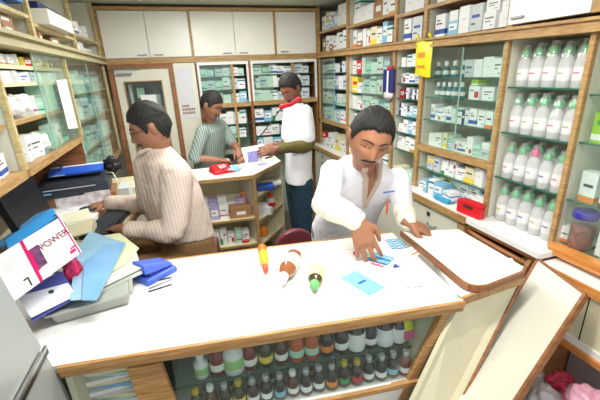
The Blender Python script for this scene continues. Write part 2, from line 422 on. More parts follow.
def rfill(i, j, z, top, wt, shelfword, **k):
    y1, y0 = posts[i], posts[i+1]+.04
    fill(names[i], shelfword, (XR+.035, y1-.01, 0), (0, -1, 0), -PI/2, y1-.01-y0, z, top-z-.02, wt, RG, 'left', **k)
for i in (0, 1):
    zs = levels[i]
    for j in range(4):
        top = [zr(3), zs[0], zs[1], zs[2]][j]
        rfill(i, j, zs[j], top, WGT_COOL if i == 0 else WGT_WHITE, ORD[j+1]+' shelf', wr=(.09, .15) if i == 0 else (.07, .12), hr=(.6, 1.), stackp=.1)
zs = levels[2]
for j in range(6):
    top = [zr(2.2)]+zs[:5]; w2 = WGT_WHITE if j != 2 else [0, 0, 0, 0, 0, 0, 0, 0, 0, 0, 8, 0, 0, 0, 2, 3, 0, 0]
    if j == 3: w2 = [3, 5, 0, 0, 2, 3, 0, 0, 0, 0, 4, 0, 0, 0, 0, 2, 0, 0]
    rfill(2, j, zs[j], top[j], w2, ORD[j+1]+' shelf', wr=(.045, .07), hr=(.6, .95))
# wide glass cabinet: teal and white bottles at left, cartons right
zs = levels[3]; z1s = zs[0]
n = 0
for zi, (sw, z) in enumerate((('top', zs[0]), ('second', zs[1]))):
    for c in range(5 if zi else 6):
        y = 2.03-.012-c*.052 if zi else 2.035-(c//2)*.075-(c % 2)*.02
        x = XR+.06+(0 if zi else (c % 2)*.05)
        put_bottle(B_TEAL, (x, y-.01, z), 'teal bottle with white cap, %s from left, %s shelf, wide glass cabinet' % (ORD[c+1], sw), 'teal bottles in the wide glass cabinet', name='pill_bottle', s=.92)
def rfill4(sw, y1, y0, z, h, wt, **k):
    fill('wide glass cabinet', sw, (XR+.04, y1, 0), (0, -1, 0), -PI/2, y1-y0, z, h, wt, RG, 'left', **k)
rfill4('top shelf', 1.79, 1.50, zs[0], .13, [0, 0, 0, 0, 3, 1, 0, 0, 0, 0, 0, 9, 0, 0, 0, 5, 0, 0], wr=(.045, .07), hr=(.5, .95))
rfill4('second shelf', 1.74, 1.50, zs[1], .075, [0, 2, 0, 0, 6, 0, 1, 0, 0, 0, 0, 2, 0, 0, 0, 4, 0, 1], wr=(.06, .09), hr=(.9, 1.0))
rfill4('third shelf', 2.06, 1.50, zs[2], .10, WGT_WHITE, wr=(.04, .06), hr=(.7, 1.0))
rfill4('lowest shelf', 2.06, 1.50, zs[3], .10, [2, 1, 5, 0, 5, 6, 5, 0, 2, 0, 1, 4, 0, 0, 0, 5, 0, 0], wr=(.04, .07), hr=(.6, 1.0))
put_box(17, (XR+.09, 1.69, zs[1]+.076), (.05, .09, .03), -PI/2, 'lime green box lying on white boxes in the wide glass cabinet', None)
# open niche between ledge and cabinets
nich = thing('shelf_board', 'green edged glass shelf crowded with boxes above the open ledge', 'shelf')
box('plate', XR+.02, WR-.014, 1.49, 2.10, 1.04, 1.046, GSHELF, nich); box('plate_edge', XR+.016, XR+.02, 1.49, 2.10, 1.039, 1.046, GEDGE, nich)
fill('under wide glass cabinet', 'glass shelf', (XR+.03, 2.05, 0), (0, -1, 0), -PI/2, .55, 1.046, .118, [3, 5, 1, 1, 6, 1, 3, 2, 1, 2, 0, 1, 0, 2, 1, 6, 0, 0], RG, 'left', wr=(.05, .085), hr=(.5, 1.), jit=.3)
fill('under wide glass cabinet', 'rear of white ledge', (XR+.09, 2.05, 0), (0, -1, 0), -PI/2, .56, .9055, .12, WGT_WHITE, RG, 'left', wr=(.07, .10), hr=(.8, 1.), stackp=0)
fill('under wide glass cabinet', 'white ledge', (XR-.03, 2.05, 0), (0, -1, 0), -PI/2, .36, .9055, .10, [3, 1, 1, 2, 6, 3, 2, 0, 0, 1, 0, 1, 0, 0, 0, 6, 0, 0], RG, 'left', wr=(.05, .09), hr=(.4, 1.), jit=.35)
fill('beside the red box', 'white ledge', (XR+.05, 1.66, 0), (0, -1, 0), -PI/2, .16, .9055, .09, WGT_WHITE, RG, 'left', wr=(.05, .07), hr=(.6, .95))
fill('below second glass cabinet', 'white ledge', (XR-.0, 3.2, 0), (0, -1, 0), -PI/2, .72, .9055, .13, [3, 4, 1, 1, 5, 1, 3, 1, 1, 1, 0, 1, 0, 1, 1, 6, 1, 0], RG, 'left', wr=(.06, .11), hr=(.5, 1.))
fill('below corner glass cabinet', 'white ledge', (XR-.0, 3.95, 0), (0, -1, 0), -PI/2, .68, .9055, .17, [2, 3, 0, 1, 4, 0, 2, 1, 1, 1, 0, 1, 0, 2, 5, 6, 4, 0], RG, 'left', wr=(.06, .12), hr=(.4, 1.))
fill('below narrow open case', 'white ledge', (XR-.02, 2.40, 0), (0, -1, 0), -PI/2, .28, .9055, .12, [1, 1, 1, 1, 6, 1, 6, 0, 1, 2, 0, 4, 0, 0, 0, 6, 0, 0], RG, 'left', wr=(.05, .07), hr=(.5, 1.))
# red case on ledge with white clasp
rb = thing('card_case', 'bright red case with dark clasp on the white ledge', 'case', None, (1.475, 1.515, .9055), R(-84))
MB().prism([(-.08, -.02), (.08, -.02), (.08, .02), (-.08, .02)], 0, .055).build('body', mat('bright red plastic', (.86, .10, .16), .4), rb, bevel=.003)
MB().prism([(-.08, -.02), (.08, -.02), (.068, .03), (-.068, .03)], .055, .078).build('flap', mat('bright red plastic', (.86, .10, .16), .4), rb, bevel=.003)
MB().box(-.03, .03, -.026, -.02, .045, .055).build('clasp', CHAR, rb)
# blue tape roll shape: blue plastic bag strip
bt = MB(); bt.hexa([(1.47, 1.84, .9055), (1.53, 1.84, .9055), (1.53, 1.70, .9055), (1.47, 1.70, .9055)][::-1], [(1.48, 1.83, .93), (1.52, 1.83, .93), (1.52, 1.71, .925), (1.48, 1.71, .925)][::-1])
tag(bt.build('blue_packet', mat('cyan wrapper', (.20, .60, .76), .35), bevel=.004), 'flat cyan packet lying on the white ledge left of the red case', 'packet')

# bottles in the bottle case
BODY = []
def film_bottle_parts(capm, labcol):
    b = MB().lathe([(.026, 0), (.029, .004), (.029, .100), (.024, .120), (.012, .134), (.012, .142)], n=14)
    l = MB().lathe([(.0293, .030), (.0297, .031), (.0297, .082), (.0293, .083)], n=14)
    c = MB().lathe([(.0145, .136), (.0155, .142), (.0155, .162), (.007, .166), (.0065, .174), (.004, .175)], n=12)
    pr = MB().box(-.012, .012, -.0306, -.0299, .058, .064)
    f = MB(); pts = []
    n_ = 16
    prof = [(.0320, .0), (.033, .03), (.0325, .10), (.029, .14), (.021, .165), (.013, .180), (.015, .190)]
    for r_, z_ in prof: pts.append([(r_*(1+.06*math.sin(k*5+z_*90))*math.cos(2*PI*k/n_), r_*(1+.06*math.sin(k*7+z_*60))*math.sin(2*PI*k/n_), z_) for k in range(n_)])
    vs = [p for g in pts for p in g]; fs = []
    for i_ in range(len(prof)-1):
        for k in range(n_): fs.append((i_*n_+k, i_*n_+(k+1) % n_, (i_+1)*n_+(k+1) % n_, (i_+1)*n_+k))
    f.add(vs, fs)
    out = []
    for nm, mb_, m_ in (('bottle_body', b, CLR), ('label', l, LBLW), ('cap', c, capm), ('label_print', pr, labcol), ('wrapping_film', f, FILM)):
        me = bpy.data.meshes.new(nm); me.from_pydata(mb_.v, [], mb_.f); me.materials.append(m_)
        me.polygons.foreach_set('use_smooth', [nm != 'label_print']*len(me.polygons)); me.update(); out.append((nm, me))
    return out
FB = [film_bottle_parts(GRNC, PK), film_bottle_parts(GRNC, PF), film_bottle_parts(PNKC, PC), film_bottle_parts(GRNC, PB)]
BG = 'film wrapped bottles in the bottle case'
for si, (sw, z) in enumerate((('top', 1.595), ('second', 1.375), ('third', 1.14), ('bottom', .9055))):
    cnt = 0
    for row in range(2):
        nn = 5 if row == 0 else 4
        for c in range(nn):
            y = 1.405-c*.068-(.034 if row else 0)
            x = XR+.065+row*.075
            k = [0, 1, 0, 3][si] if (c+row) % 3 else [1, 0, 3, 1][si]
            if si == 2: k = 3 if c % 2 else 0
            capw = 'green'
            if si == 2 and row == 0 and c == 2: k = 2; capw = 'pink'
            put_bottle(FB[k], (x, y, z), 'clear %s capped bottle, %s from left, %s row, %s shelf of bottle case' % (capw, ORD[c+1], 'front' if row == 0 else 'rear', sw), BG, name='plastic_bottle', rot=(0, 0, -PI/2), s=(1.0 if si < 3 else 1.05)*(.98+.04*((c*7+row) % 3)/2))
# nearest right case contents
jr = thing('jar', 'glass jar of reddish nuts with purple lid in the nearest case', 'jar', None, (1.58, .985, .932)); jr.scale = (1.15, 1.15, 1.15)
MB().lathe([(.036, 0), (.04, .005), (.04, .10), (.034, .112), (.034, .12)], n=20).build('jar_body', glassmat('clear jar glass', (.95, .93, .92), .2, .9), jr, True)
MB().lathe([(.035, .004), (.037, .008), (.037, .05), (.0355, .053), (.037, .056), (.037, .088), (.03, .09)], n=20).build('nuts', mat('red brown nuts', (.62, .30, .24), .6, var=.5, scale=90, bump=.8), jr, True)
MB().lathe([(.040, .118), (.042, .121), (.042, .142), (.038, .147)], n=20).build('lid', mat('purple lid', (.20, .16, .60), .4), jr, True)
for (k, y, zz, sz, lab) in ((15, .87, .932, (.08, .07, .125), 'white box right of the purple lidded jar'), (9, 1.045, .932, (.04, .07, .07), 'small white box left of the purple lidded jar'),
        (17, 1.0, 1.385, (.07, .05, .12), 'lime green box on the upper shelf of nearest right case'), (13, .915, 1.385, (.07, .05, .13), 'yellow box with red print, right of lime green box'),
        (9, 1.0, 1.135, (.065, .05, .13), 'white box with purple and orange print, left on lower shelf of nearest case'), (13, .93, 1.575, (.09, .05, .10), 'yellow box on the top shelf of nearest right case'),
        (14, .83, 1.135, (.05, .05, .12), 'red box right of the brown capped jar, nearest right case')):
    put_box(k, (1.60, y, zz), sz, -PI/2, lab, None)
put_bottle(bottle_parts(mat('clear brown jar', (.50, .30, .25), .2), mat('brown lid', (.30, .18, .15), .4), LBLW, .03, .09, .22, (.3, .8)), (1.58, .915, 1.135), 'brown capped jar with white label on lower shelf of nearest right case', None, name='jar', cat='jar')

# ledge and base cabinets along right wall
LX = 1.43
tp = thing('ledge', 'white topped ledge with wooden edge running along the right wall', 'counter')
MB().box(LX, WR, 1.035, YB-.0, .872, .9).build('worktop', TOPW, tp)
MB().box(LX-.012, LX, 1.49, YB, .865, .905).build('edge_strip', WOOD, tp)
MB().box(LX-.004, LX, 1.035, 1.49, .872, .9).build('white_edge', TOPW, tp)
bc = thing('base_cabinet', 'cream base cupboards with dark locks and curved handles under the right ledge', 'cabinet')
box('carcass', LX+.03, WR, 1.50, YB, 0, .865, CREAM, bc)
ys = [3.95, 3.45, 2.95, 2.5, 2.06, 1.56]
for a in range(5):
    y1, y0 = ys[a]-.006, ys[a+1]+.006
    d = box('door', LX+.012, LX+.03, y0, y1, .05, .855, LAM, bc, .002)
    yc = y0+(y1-y0)*.45
    h = MB().tube([(LX+.011, yc-.045, .742), (LX-.005, yc-.025, .737), (LX-.007, yc, .735), (LX-.005, yc+.025, .737), (LX+.011, yc+.045, .742)], .0045, 8).build('handle', METAL, d, True)
    MB().box(LX+.004, LX+.012, yc+.028, yc+.052, .79, .815).build('lock', CHAR, d)
box('end_post', LX+.005, LX+.03, 1.50, 1.556, 0, .865, WOOD, bc)
# open drawer space under the white ledge beneath the bottles
dc = thing('drawer_unit', 'dark open drawer slot with curved wooden rail below the bottle case', 'cabinet')
box('side_board', LX+.01, WR, 1.47, 1.49, 0, .871, BROWN, dc); box('side_board', LX+.01, WR, 1.04, 1.062, 0, .871, BROWN, dc)
box('floor_board', LX+.02, WR, 1.062, 1.47, .74, .755, BROWN, dc); box('front_board', LX+.012, LX+.03, 1.062, 1.47, 0, .74, BROWN, dc)
box('top_rail', LX+.004, LX+.022, 1.062, 1.47, .852, .871, BROWN, dc)
MB().tube([(LX+.0, 1.462, .835), (LX-.006, 1.40, .83), (LX-.008, 1.25, .826), (LX-.006, 1.11, .822), (LX+.004, 1.07, .82)], [.010, .013, .014, .014, .010], 10).build('curved_rail', BROWN, dc, True)
tag(MB().box(LX+.04, LX+.13, 1.10, 1.17, .756, .80).build('medicine_box', PY), 'yellow box inside the dark drawer slot below the bottle case', 'box')
tag(MB().box(LX+.03, LX+.10, 1.20, 1.30, .756, .775).build('medicine_box', PA), 'grey packet inside the dark drawer slot below the bottle case', 'box')
# nearest right ledge
nl = thing('counter', 'low ledge with orange wooden edge under the nearest right case', 'counter')
MB().box(LX+.006, WR, .35, 1.03, .835, .862).build('worktop', TOPW, nl); MB().box(LX-.006, LX+.006, .35, 1.03, .825, .862).build('edge_strip', ORANGE, nl)
cp_ = box('panel', LX+.02, LX+.035, .35, 1.03, .60, .825, CREAM, nl)
box('panel_joint', LX+.018, LX+.0205, .815, .819, .60, .825, DARK, nl)
MB().box(LX-.006, LX+.01, .35, 1.03, .545, .57).build('lower_edge', ORANGE, nl); MB().box(LX+.01, WR, .35, 1.03, .57, .60).build('lower_board', TOPW, nl)
box('inner_back', WR-.05, WR-.02, .35, 1.03, 0, .57, mat('dull mauve board', (.62, .55, .56), .7), nl)
box('bottom_board', LX+.03, WR-.05, .35, 1.03, .08, .10, LAM, nl)
# gate panel, swung open and leaning
a0, a1 = at(540, 262, Z=.865), at(587, 297, Z=.862)
b0, b1 = at(458, 400, D=1.42), at(520, 400, D=1.27)
nrm = (a1-a0).cross(b0-a0).normalized()
if nrm.y > 0: nrm = -nrm
th = nrm*-.02
gp = thing('gate_door', 'white laminate gate door with brown edges swung open at the right', 'door', None)
def quadslab(name, pts, th, m, par):
    A = [Vector(p) for p in pts]
    return MB().add(A+[p+th for p in A], [(0, 1, 2, 3), (7, 6, 5, 4), (0, 4, 5, 1), (1, 5, 6, 2), (2, 6, 7, 3), (3, 7, 4, 0)]).build(name, m, par)
ext = 1.55
c0, c1 = a0+(b0-a0)*ext, a1+(b1-a1)*ext
quadslab('panel', (c0, c1, a1, a0), th, LAM, gp)
def edge(p, q, w=.012, nm='edge_strip', m=BROWN, par=None): return MB().beam(p+th*.5, q+th*.5, w, .026, up=nrm, m=0).build(nm, m, par)
edge(a0, c0, par=gp); edge(a1, c1, par=gp); edge(a0, a1, par=gp)
MB().box(-.012, .012, -.006, .006, -.03, .03).build('hinge', mat('green brass hinge', (.30, .33, .20), .4, .5), gp, loc=at(522, 288, D=1.62))
# frame strip of gate opening
# bags at lower right
pb = mat('pink film', (.85, .62, .70), .3); rbm = mat('red mesh print', (.78, .20, .32), .4, var=.6, scale=60); clr = mat('milky plastic', (.80, .77, .78), .3)
def blob(name, c, r, m, seed, label, amp=.35, cat='bag'):
    bm = bmesh.new(); bmesh.ops.create_icosphere(bm, subdivisions=4, radius=1)
    for v in bm.verts:
        n_ = noise.noise(v.co*1.6+Vector((seed, 0, 0)))*amp+noise.noise(v.co*4+Vector((0, seed, 0)))*amp*.35
        v.co = Vector((v.co.x*r[0], v.co.y*r[1], v.co.z*r[2]))*(1+n_)+Vector(c)
    me = bpy.data.meshes.new(name); bm.to_mesh(me); bm.free(); me.materials.append(m); me.polygons.foreach_set('use_smooth', [True]*len(me.polygons))
    o = bpy.data.objects.new(name, me); C.objects.link(o)
    if label: tag(o, label, cat)
    return o
for (px, py, dd, r, m, sd, lab) in ((562, 385, 1.55, (.06, .05, .05), rbm, 3, 'red patterned plastic bag at the lower right corner'), (582, 397, 1.42, (.06, .05, .045), pb, 5, 'pale pink plastic bag at the lower right corner'),
        (545, 398, 1.5, (.06, .05, .05), clr, 8, 'milky plastic bag beside the gate door, lower right'), (597, 400, 1.40, (.04, .05, .04), pb, 11, 'pink bag cut by the right edge of the picture'), (536, 378, 1.62, (.035, .04, .05), clr, 15, 'small grey plastic bag behind the gate door edge')):
    blob('plastic_bag', at(px, py, D=dd), r, m, sd, lab)
# crate carrying the bags
crt = thing('crate', 'grey crate full of plastic bags at the lower right corner', 'crate')
q = at(570, 420, D=1.5)
box('crate_floor', q.x-.2, q.x+.14, q.y-.2, q.y+.16, q.z-.09, q.z-.07, PA, crt)
box('crate_leg', q.x-.15, q.x+.1, q.y-.15, q.y+.1, 0, q.z-.09, PA, crt)

# upper shelves on right wall
UG = 'cartons on the upper right shelves'
un = ['upper shelf in right corner', 'upper shelf above second cabinet', 'narrow upper shelf above yellow bag', 'upper shelf beside white cupboard']
ul = ['open wooden shelf unit high in the far right corner', 'open wooden shelf unit above the second glass cabinet', 'narrow wooden shelf unit above the yellow bag', 'wooden shelf unit left of the white cupboard, high on right wall']
mids = [2.10, 2.075, 2.05, 2.055]
for i in range(4):
    y1, y0 = posts[i], posts[i+1]
    t = thing('wall_shelf', ul[i], 'shelf')
    zb = zr(y0)+.054
    box('side_panel', XR+.02, WR, y0, y0+.016, zb, CZ-.005, LAM, t); box('post', XR, XR+.02, y0-.004, y0+.028, zb, CZ-.005, WOOD, t)
    if i == 0: box('post', XR, XR+.02, y1-.03, y1, zb+.01, CZ-.005, WOOD, t)
    box('back_panel', WR-.012, WR-.002, y0+.02, y1, zb+.01, CZ-.005, INNER, t)
    s_ = box('shelf', XR+.01, WR-.014, y0+.03, y1-.005, mids[i]-.016, mids[i], BROWN, t)
    box('shelf_edge', XR, XR+.01, y0+.03, y1-.005, mids[i]-.018, mids[i]+.002, WOOD, s_)
    zz = zr(y1)+.056
    fill(un[i], 'lower row', (XR+.03, y1-.03, 0), (0, -1, 0), -PI/2, y1-y0-.06, zz, mids[i]-zz-.03, WGT_CARTON, UG, 'left', wr=(.06, .11), dr=(.1, .16), hr=(.72, 1.), name='carton', stackp=.45)
    fill(un[i], 'upper row', (XR+.03, y1-.03, 0), (0, -1, 0), -PI/2, y1-y0-.06, mids[i], .2, WGT_CARTON, UG, 'left', wr=(.08, .14), dr=(.1, .16), hr=(.5, .98), name='carton')
cb = thing('wall_cupboard', 'white laminate cupboard high on the right wall with metal handle', 'cupboard')
box('carcass', XR+.02, WR, 1.06, 1.48, 1.875, CZ-.005, LAM, cb)
d = box('door', XR-.004, XR+.018, 1.10, 1.475, 1.872, CZ-.01, TOPW, cb, .002)
box('handle', XR-.016, XR-.004, 1.385, 1.455, 1.893, 1.903, METAL, d, .003)
box('post', XR-.002, XR+.02, 1.055, 1.095, 1.87, CZ-.01, WOOD, cb)
cb2 = thing('wall_cupboard', 'cream cupboard at the top right edge of the picture', 'cupboard')
box('carcass', XR+.02, WR, .4, 1.05, 1.875, CZ-.005, LAM, cb2); box('door', XR, XR+.018, .6, 1.05, 1.872, CZ-.01, CREAM, cb2, .002)
# hanging bags
hb = thing('hanging_packet', 'bright yellow packet hanging from the moulding on the right wall', 'packet')
Y0, Y1 = 1.985, 2.145
m_ = MB()
N1, N2 = 8, 10; vs = []; fs = []
for s_ in (0, 1):
    for j in range(N2+1):
        for i in range(N1+1):
            u, v = i/N1, j/N2
            bul = .018*math.sin(PI*u)**.6*math.sin(PI*v)**.6
            vs.append((XR-.028+(-bul if s_ == 0 else bul*.5)+.002*math.sin(9*u+7*v), Y1+(Y0-Y1)*u-.01*(v)*0, 1.655+.205*v+.004*math.sin(u*6)-.006*u*2))
for s_ in (0, 1):
    o0 = s_*(N1+1)*(N2+1)
    for j in range(N2):
        for i in range(N1):
            a = o0+j*(N1+1)+i; f = (a, a+1, a+N1+2, a+N1+1); fs.append(f if s_ else f[::-1])
YEL = mat('yellow pouch', (.90, .88, .14), .35, var=.05)
m_.add(vs, fs); m_.build('pouch', YEL, hb, True)
for (y_, dz) in ((Y1-.02, .02), (Y0+.02, .02)): MB().tube([(XR-.03, y_-.012, 1.862), (XR-.04, y_, 1.89), (XR-.032, y_+.018, 1.875)], [.006, .011, .004], 8).build('knot', YEL, hb, True)
MB().box(XR-.0475, XR-.046, 2.03, 2.10, 1.76, 1.79).build('print', PO, hb); MB().box(XR-.0475, XR-.046, 2.03, 2.10, 1.70, 1.715).build('print', PO, hb)
bp_ = thing('hanging_packet', 'dark blue strip packet hanging on the second glass cabinet', 'packet')
MB().box(XR-.03, XR-.012, 2.40, 2.545, 1.535, 1.70).build('pouch', PN, bp_, bevel=.005)
MB().box(XR-.032, XR-.03, 2.465, 2.485, 1.54, 1.69).build('print_stripe', PW, bp_); MB().box(XR-.032, XR-.012, 2.43, 2.49, 1.70, 1.72).build('red_top', PR, bp_)
MB().tube([(XR-.02, 2.47, 1.715), (XR-.012, 2.47, 1.78), (XR-.004, 2.47, 1.83)], .0025, 6).build('string', PM, bp_)
blob('clear_bag', (XR-.022, 2.47, 1.512), (.018, .06, .028), clr, 4, None).parent = bp_
# telephone cord etc come later

# ---------------------------------------------------------------- back wall
bounds = [(-.60, .185), (.205, 1.035), (1.055, 1.50)]
bl = ['left pair of white cupboards above the glazed entrance door', 'middle pair of white cupboards above the back display cabinets', 'right white cupboard above the back display cabinets']
for i, (x0, x1) in enumerate(bounds):
    t = thing('wall_cupboard', bl[i], 'cupboard')
    box('carcass', x0, x1, YB+.005, WB, 1.892, 2.304, LAM, t)
    box('frame_post', x1, x1+.02, YB-.02, WB, 1.892, 2.304, WOOD, t)
    if i == 0: box('frame_post', x0-.025, x0-.002, YB-.02, WB, 1.892, 2.304, WOOD, t)
    nn = 2 if i < 2 else 1
    w = (x1-x0)/nn
    for j in range(nn):
        d = box('door', x0+j*w+.003, x0+(j+1)*w-.003, YB-.014, YB+.004, 1.897, 2.30, LAMW, t, .002)
        hx = x0+w-.13 if j == 0 and nn == 2 else x0+j*w+.04
        if i == 0 and j == 0: hx = x0+w-.11
        box('handle', hx, hx+.085, YB-.03, YB-.014, 1.915, 1.925, METAL, d, .003)
# entrance door
dr = MB(); dr.box(-.60, -.56, YB-.01, YB+.06, 0, 1.845).box(-.055, -.015, YB-.01, YB+.06, 0, 1.845).box(-.56, -.055, YB-.01, YB+.06, 1.80, 1.845)
struct('door_1', dr, BROWN)
D1 = bpy.data.objects['door_1']
lf = MB(); lf.box(-.555, -.49, YB+.01, YB+.045, .02, 1.80).box(-.135, -.06, YB+.01, YB+.045, .02, 1.80).box(-.49, -.135, YB+.01, YB+.045, 1.69, 1.80).box(-.49, -.135, YB+.01, YB+.045, .02, .85)
lf.build('door_leaf', LAM, D1)
gb = MB(); z0, z1 = .85, 1.69
gb.box(-.49, -.48, YB+.004, YB+.045, z0, z1).box(-.145, -.135, YB+.004, YB+.045, z0, z1).box(-.48, -.145, YB+.004, YB+.045, z1-.01, z1).box(-.48, -.145, YB+.004, YB+.045, z0, z0+.01)
gb.build('glazing_bead', WOOD, D1)
box('door_glass', -.48, -.145, YB+.03, YB+.034, z0+.01, z1-.01, GLASS, D1)
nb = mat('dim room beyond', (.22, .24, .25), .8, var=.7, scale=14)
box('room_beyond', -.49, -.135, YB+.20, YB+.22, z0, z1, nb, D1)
for k_, (xa, xb, za, zb, m__) in enumerate(((-.47, -.44, .9, 1.66, PA), (-.40, -.33, 1.52, 1.62, PL), (-.22, -.18, 1.0, 1.55, PA), (-.17, -.15, .95, 1.64, PC), (-.44, -.24, 1.0, 1.25, PD))):
    box('fitting_beyond', xa, xb, YB+.17, YB+.19, za, zb, m__, D1)
box('door_notice', -.36, -.215, YB+.026, YB+.029, 1.36, 1.555, WHITE, D1)
box('door_closer', -.535, -.40, YB-.02, YB+.008, 1.745, 1.765, METAL, D1, .003); MB().tube([(-.60, YB-.03, 1.80), (-.45, YB-.03, 1.812), (-.32, YB-.02, 1.80)], .007, 8).build('closer_arm', METAL, D1)
# calendar panel
pn = tag(MB().box(-.012, .195, YB-.004, YB+.02, .5, 1.84).build('wall_panel', LAM), 'pale panel between the entrance door and back display cabinet', 'panel')
nt_ = thing('wall_notice', 'white notice sheet with small picture rows beside the entrance door', 'notice')
box('sheet', .005, .155, YB-.008, YB-.0045, 1.30, 1.80, mat('notice paper', (.84, .84, .87), .6), nt_)
pmn = MB(); r3 = random.Random(3)
for k_ in range(18): pmn.box(.02+.018*(k_ % 7), .034+.018*(k_ % 7), YB-.0095, YB-.008, 1.345+.035*(k_//7), 1.369+.035*(k_//7), 0)
pmn.build('printed_rows', mat('ochre print', (.58, .48, .34), .6, var=.4, scale=80), nt_)
# back display cabinets
bk = thing('display_cabinet', 'left back display cabinet beside the notice, behind the striped shirt man', 'cabinet')
bk2 = thing('display_cabinet', 'right back display cabinet behind the man in white coat', 'cabinet')
WFR = mat('white enamel frame', (.90, .91, .90), .3)
def back_cab(t, x0, x1, xs_, n_):
    box('side_panel', x0-.012, x0, YB, WB, .0, 1.842, BROWN, t); box('side_panel', x1, x1+.012, YB, WB, .0, 1.842, BROWN, t)
    box('back_panel', x0, x1, WB-.012, WB-.002, 0, 1.84, mat('pale green lining', (.66, .73, .68), .7), t)
    box('frame_top', x0, x1, YB-.012, YB+.01, 1.812, 1.842, WFR, t); box('frame_stile', x0, x0+.022, YB-.012, YB+.01, 1.43, 1.812, WFR, t); box('frame_stile', x1-.02, x1, YB-.012, YB+.01, 1.43, 1.812, WFR, t)
    box('middle_post', xs_-.012, xs_+.012, YB-.01, YB+.02, .9, 1.812, WOOD, t)
    box('middle_rail', x0, x1, YB-.014, YB+.02, 1.385, 1.43, WOOD, t)
    box('low_board', x0, x1, YB, WB, .88, .90, LAM, t)
    for z in (1.70, 1.565, 1.20, 1.05): shelf_plate(t, x0, x1, YB+.03, WB-.014, z, True, 'y0')
    box('bottom_board', x0, x1, YB+.02, WB-.014, 1.415, 1.43, LAM, t)
back_cab(bk, .215, .735, .565, 5); back_cab(bk2, .76, 1.50, 1.22, 7)
BGp = 'medicine boxes in the back display cabinets'
for nm, x0, L, wr_, sk in (('left back cabinet', .225, .50, (.06, .085), None), ('right back cabinet', .77, .72, (.075, .115), None)):
    for sw, z, h, wt in (('top shelf', 1.70, .10, WGT_COOL), ('second shelf', 1.565, .125, WGT_COOL), ('third shelf', 1.43, .12, WGT_COOL), ('fourth shelf', 1.20, .165, WGT_COOL), ('fifth shelf', 1.05, .135, WGT_COOL), ('lowest shelf', .90, .135, WGT_COOL)):
        if z < 1.0 and nm[0] == 'l': continue
        fill(nm, sw, (x0, YB+.035, 0), (1, 0, 0), 0, L, z, h, wt, BGp, 'left', wr=wr_, hr=(.7, 1.), dr=(.08, .12), skip=None, stackp=.0, jit=.04)
box('sliding_glass', .237, .56, YB+.02, YB+.024, 1.43, 1.812, GLASSG, bk); box('sliding_glass', .78, 1.0, YB+.02, YB+.024, 1.43, 1.812, GLASSG, bk2)

# ---------------------------------------------------------------- left wall
ln = ['left wall case nearest the camera', 'left wall open case', 'left glass cabinet near the entrance']
def left_unit(label, y0, y1, zb, zs_, glass_rng, back=WL, wooden=True):
    t = thing('display_cabinet', label, 'cabinet')
    box('side_panel', WL, XL-.02, y1-.012, y1, zb-.01, 1.844, BROWN if zb < 1.2 else LAM, t); box('post', XL-.02, XL, y1-.022, y1, zb, 1.844, PALE, t)
    box('bottom_rail', XL-.02, XL+.002, y0, y1-.03, zb-.03, zb+.002, WOOD, t); box('bottom_board', WL, XL-.02, y0, y1-.012, zb-.02, zb, WOOD, t)
    box('back_panel', WL+.002, WL+.012, y0, y1-.012, zb, 1.842, INNER, t)
    for z in zs_:
        s__ = box('shelf', WL+.012, XL-.03, y0+.002, y1-.032, z-.014, z, CREAM, t); box('shelf_edge', XL-.03, XL-.024, y0+.002, y1-.032, z-.016, z+.001, CREAM if z > 1.6 else WOOD, s__)
    if glass_rng:
        for (a, b) in glass_rng:
            o = box('sliding_glass', XL-.014, XL-.01, a, b, zb+.002, 1.842, GLASSG, t)
            box('glass_edge', XL-.015, XL-.009, a, a+.006, zb+.002, 1.842, mat('pale glass edge', (.62, .78, .72), .2), o)
    return t
L0 = left_unit('open wooden case at the left edge of the picture', .95, 1.70, 1.375, [1.56, 1.70], None)
L1 = left_unit('open case on left wall with green box and paper sheet behind glass', 1.70, 2.66, 1.375, [1.56, 1.71, 1.78], [(2.12, 2.63)])
L2 = left_unit('tall glass cabinet on left wall beside the entrance door', 2.66, 3.97, 1.06, [1.25, 1.45, 1.64], [(2.68, 3.3), (3.25, 3.93)])
box('front_panel', WL, XL-.021, 2.661, 2.675, 1.06, 1.374, BROWN, L2)
LG = 'boxes on the left wall shelves'
def lfill(unit, sw, y0, y1, z, h, wt, **k):
    k.setdefault('jit', .3); k.setdefault('stackp', .12)
    fill(unit, sw, (XL-.03, y0, 0), (0, 1, 0), PI/2, y1-y0, z, h, wt, LG, 'left', **k)
lfill('left open case', 'lowest shelf', 1.72, 2.60, 1.377, .15, [2, 0, 5, 2, 3, 4, 1, 0, 2, 0, 0, 3, 0, 0, 0, 7, 0, 0], wr=(.08, .13), hr=(.4, .95))
lfill('left open case', 'middle shelf', 2.05, 2.60, 1.56, .12, [1, 0, 2, 1, 4, 1, 0, 1, 1, 0, 0, 3, 1, 0, 0, 7, 0, 0], wr=(.08, .13), hr=(.5, .95))
lfill('left open case', 'third shelf', 1.72, 2.60, 1.71, .05, [1, 0, 0, 0, 4, 0, 0, 0, 0, 0, 0, 3, 0, 0, 0, 7, 1, 0], wr=(.07, .1), hr=(.8, 1.))
lfill('left open case', 'top shelf', 1.72, 2.60, 1.78, .05, [0, 2, 0, 0, 0, 0, 1, 0, 2, 4, 0, 0, 0, 3, 1, 1, 3, 1], wr=(.05, .08), hr=(.8, 1.))
lfill('left edge case', 'lowest shelf', 1.30, 1.66, 1.377, .15, [1, 0, 0, 0, 3, 0, 0, 0, 7, 0, 0, 2, 0, 0, 0, 7, 0, 0], wr=(.09, .13), hr=(.5, .95))
lfill('left edge case', 'middle shelf', 1.30, 1.66, 1.56, .12, [5, 0, 0, 0, 3, 4, 0, 0, 1, 0, 0, 2, 0, 0, 0, 4, 0, 0], wr=(.07, .1), hr=(.5, .95))
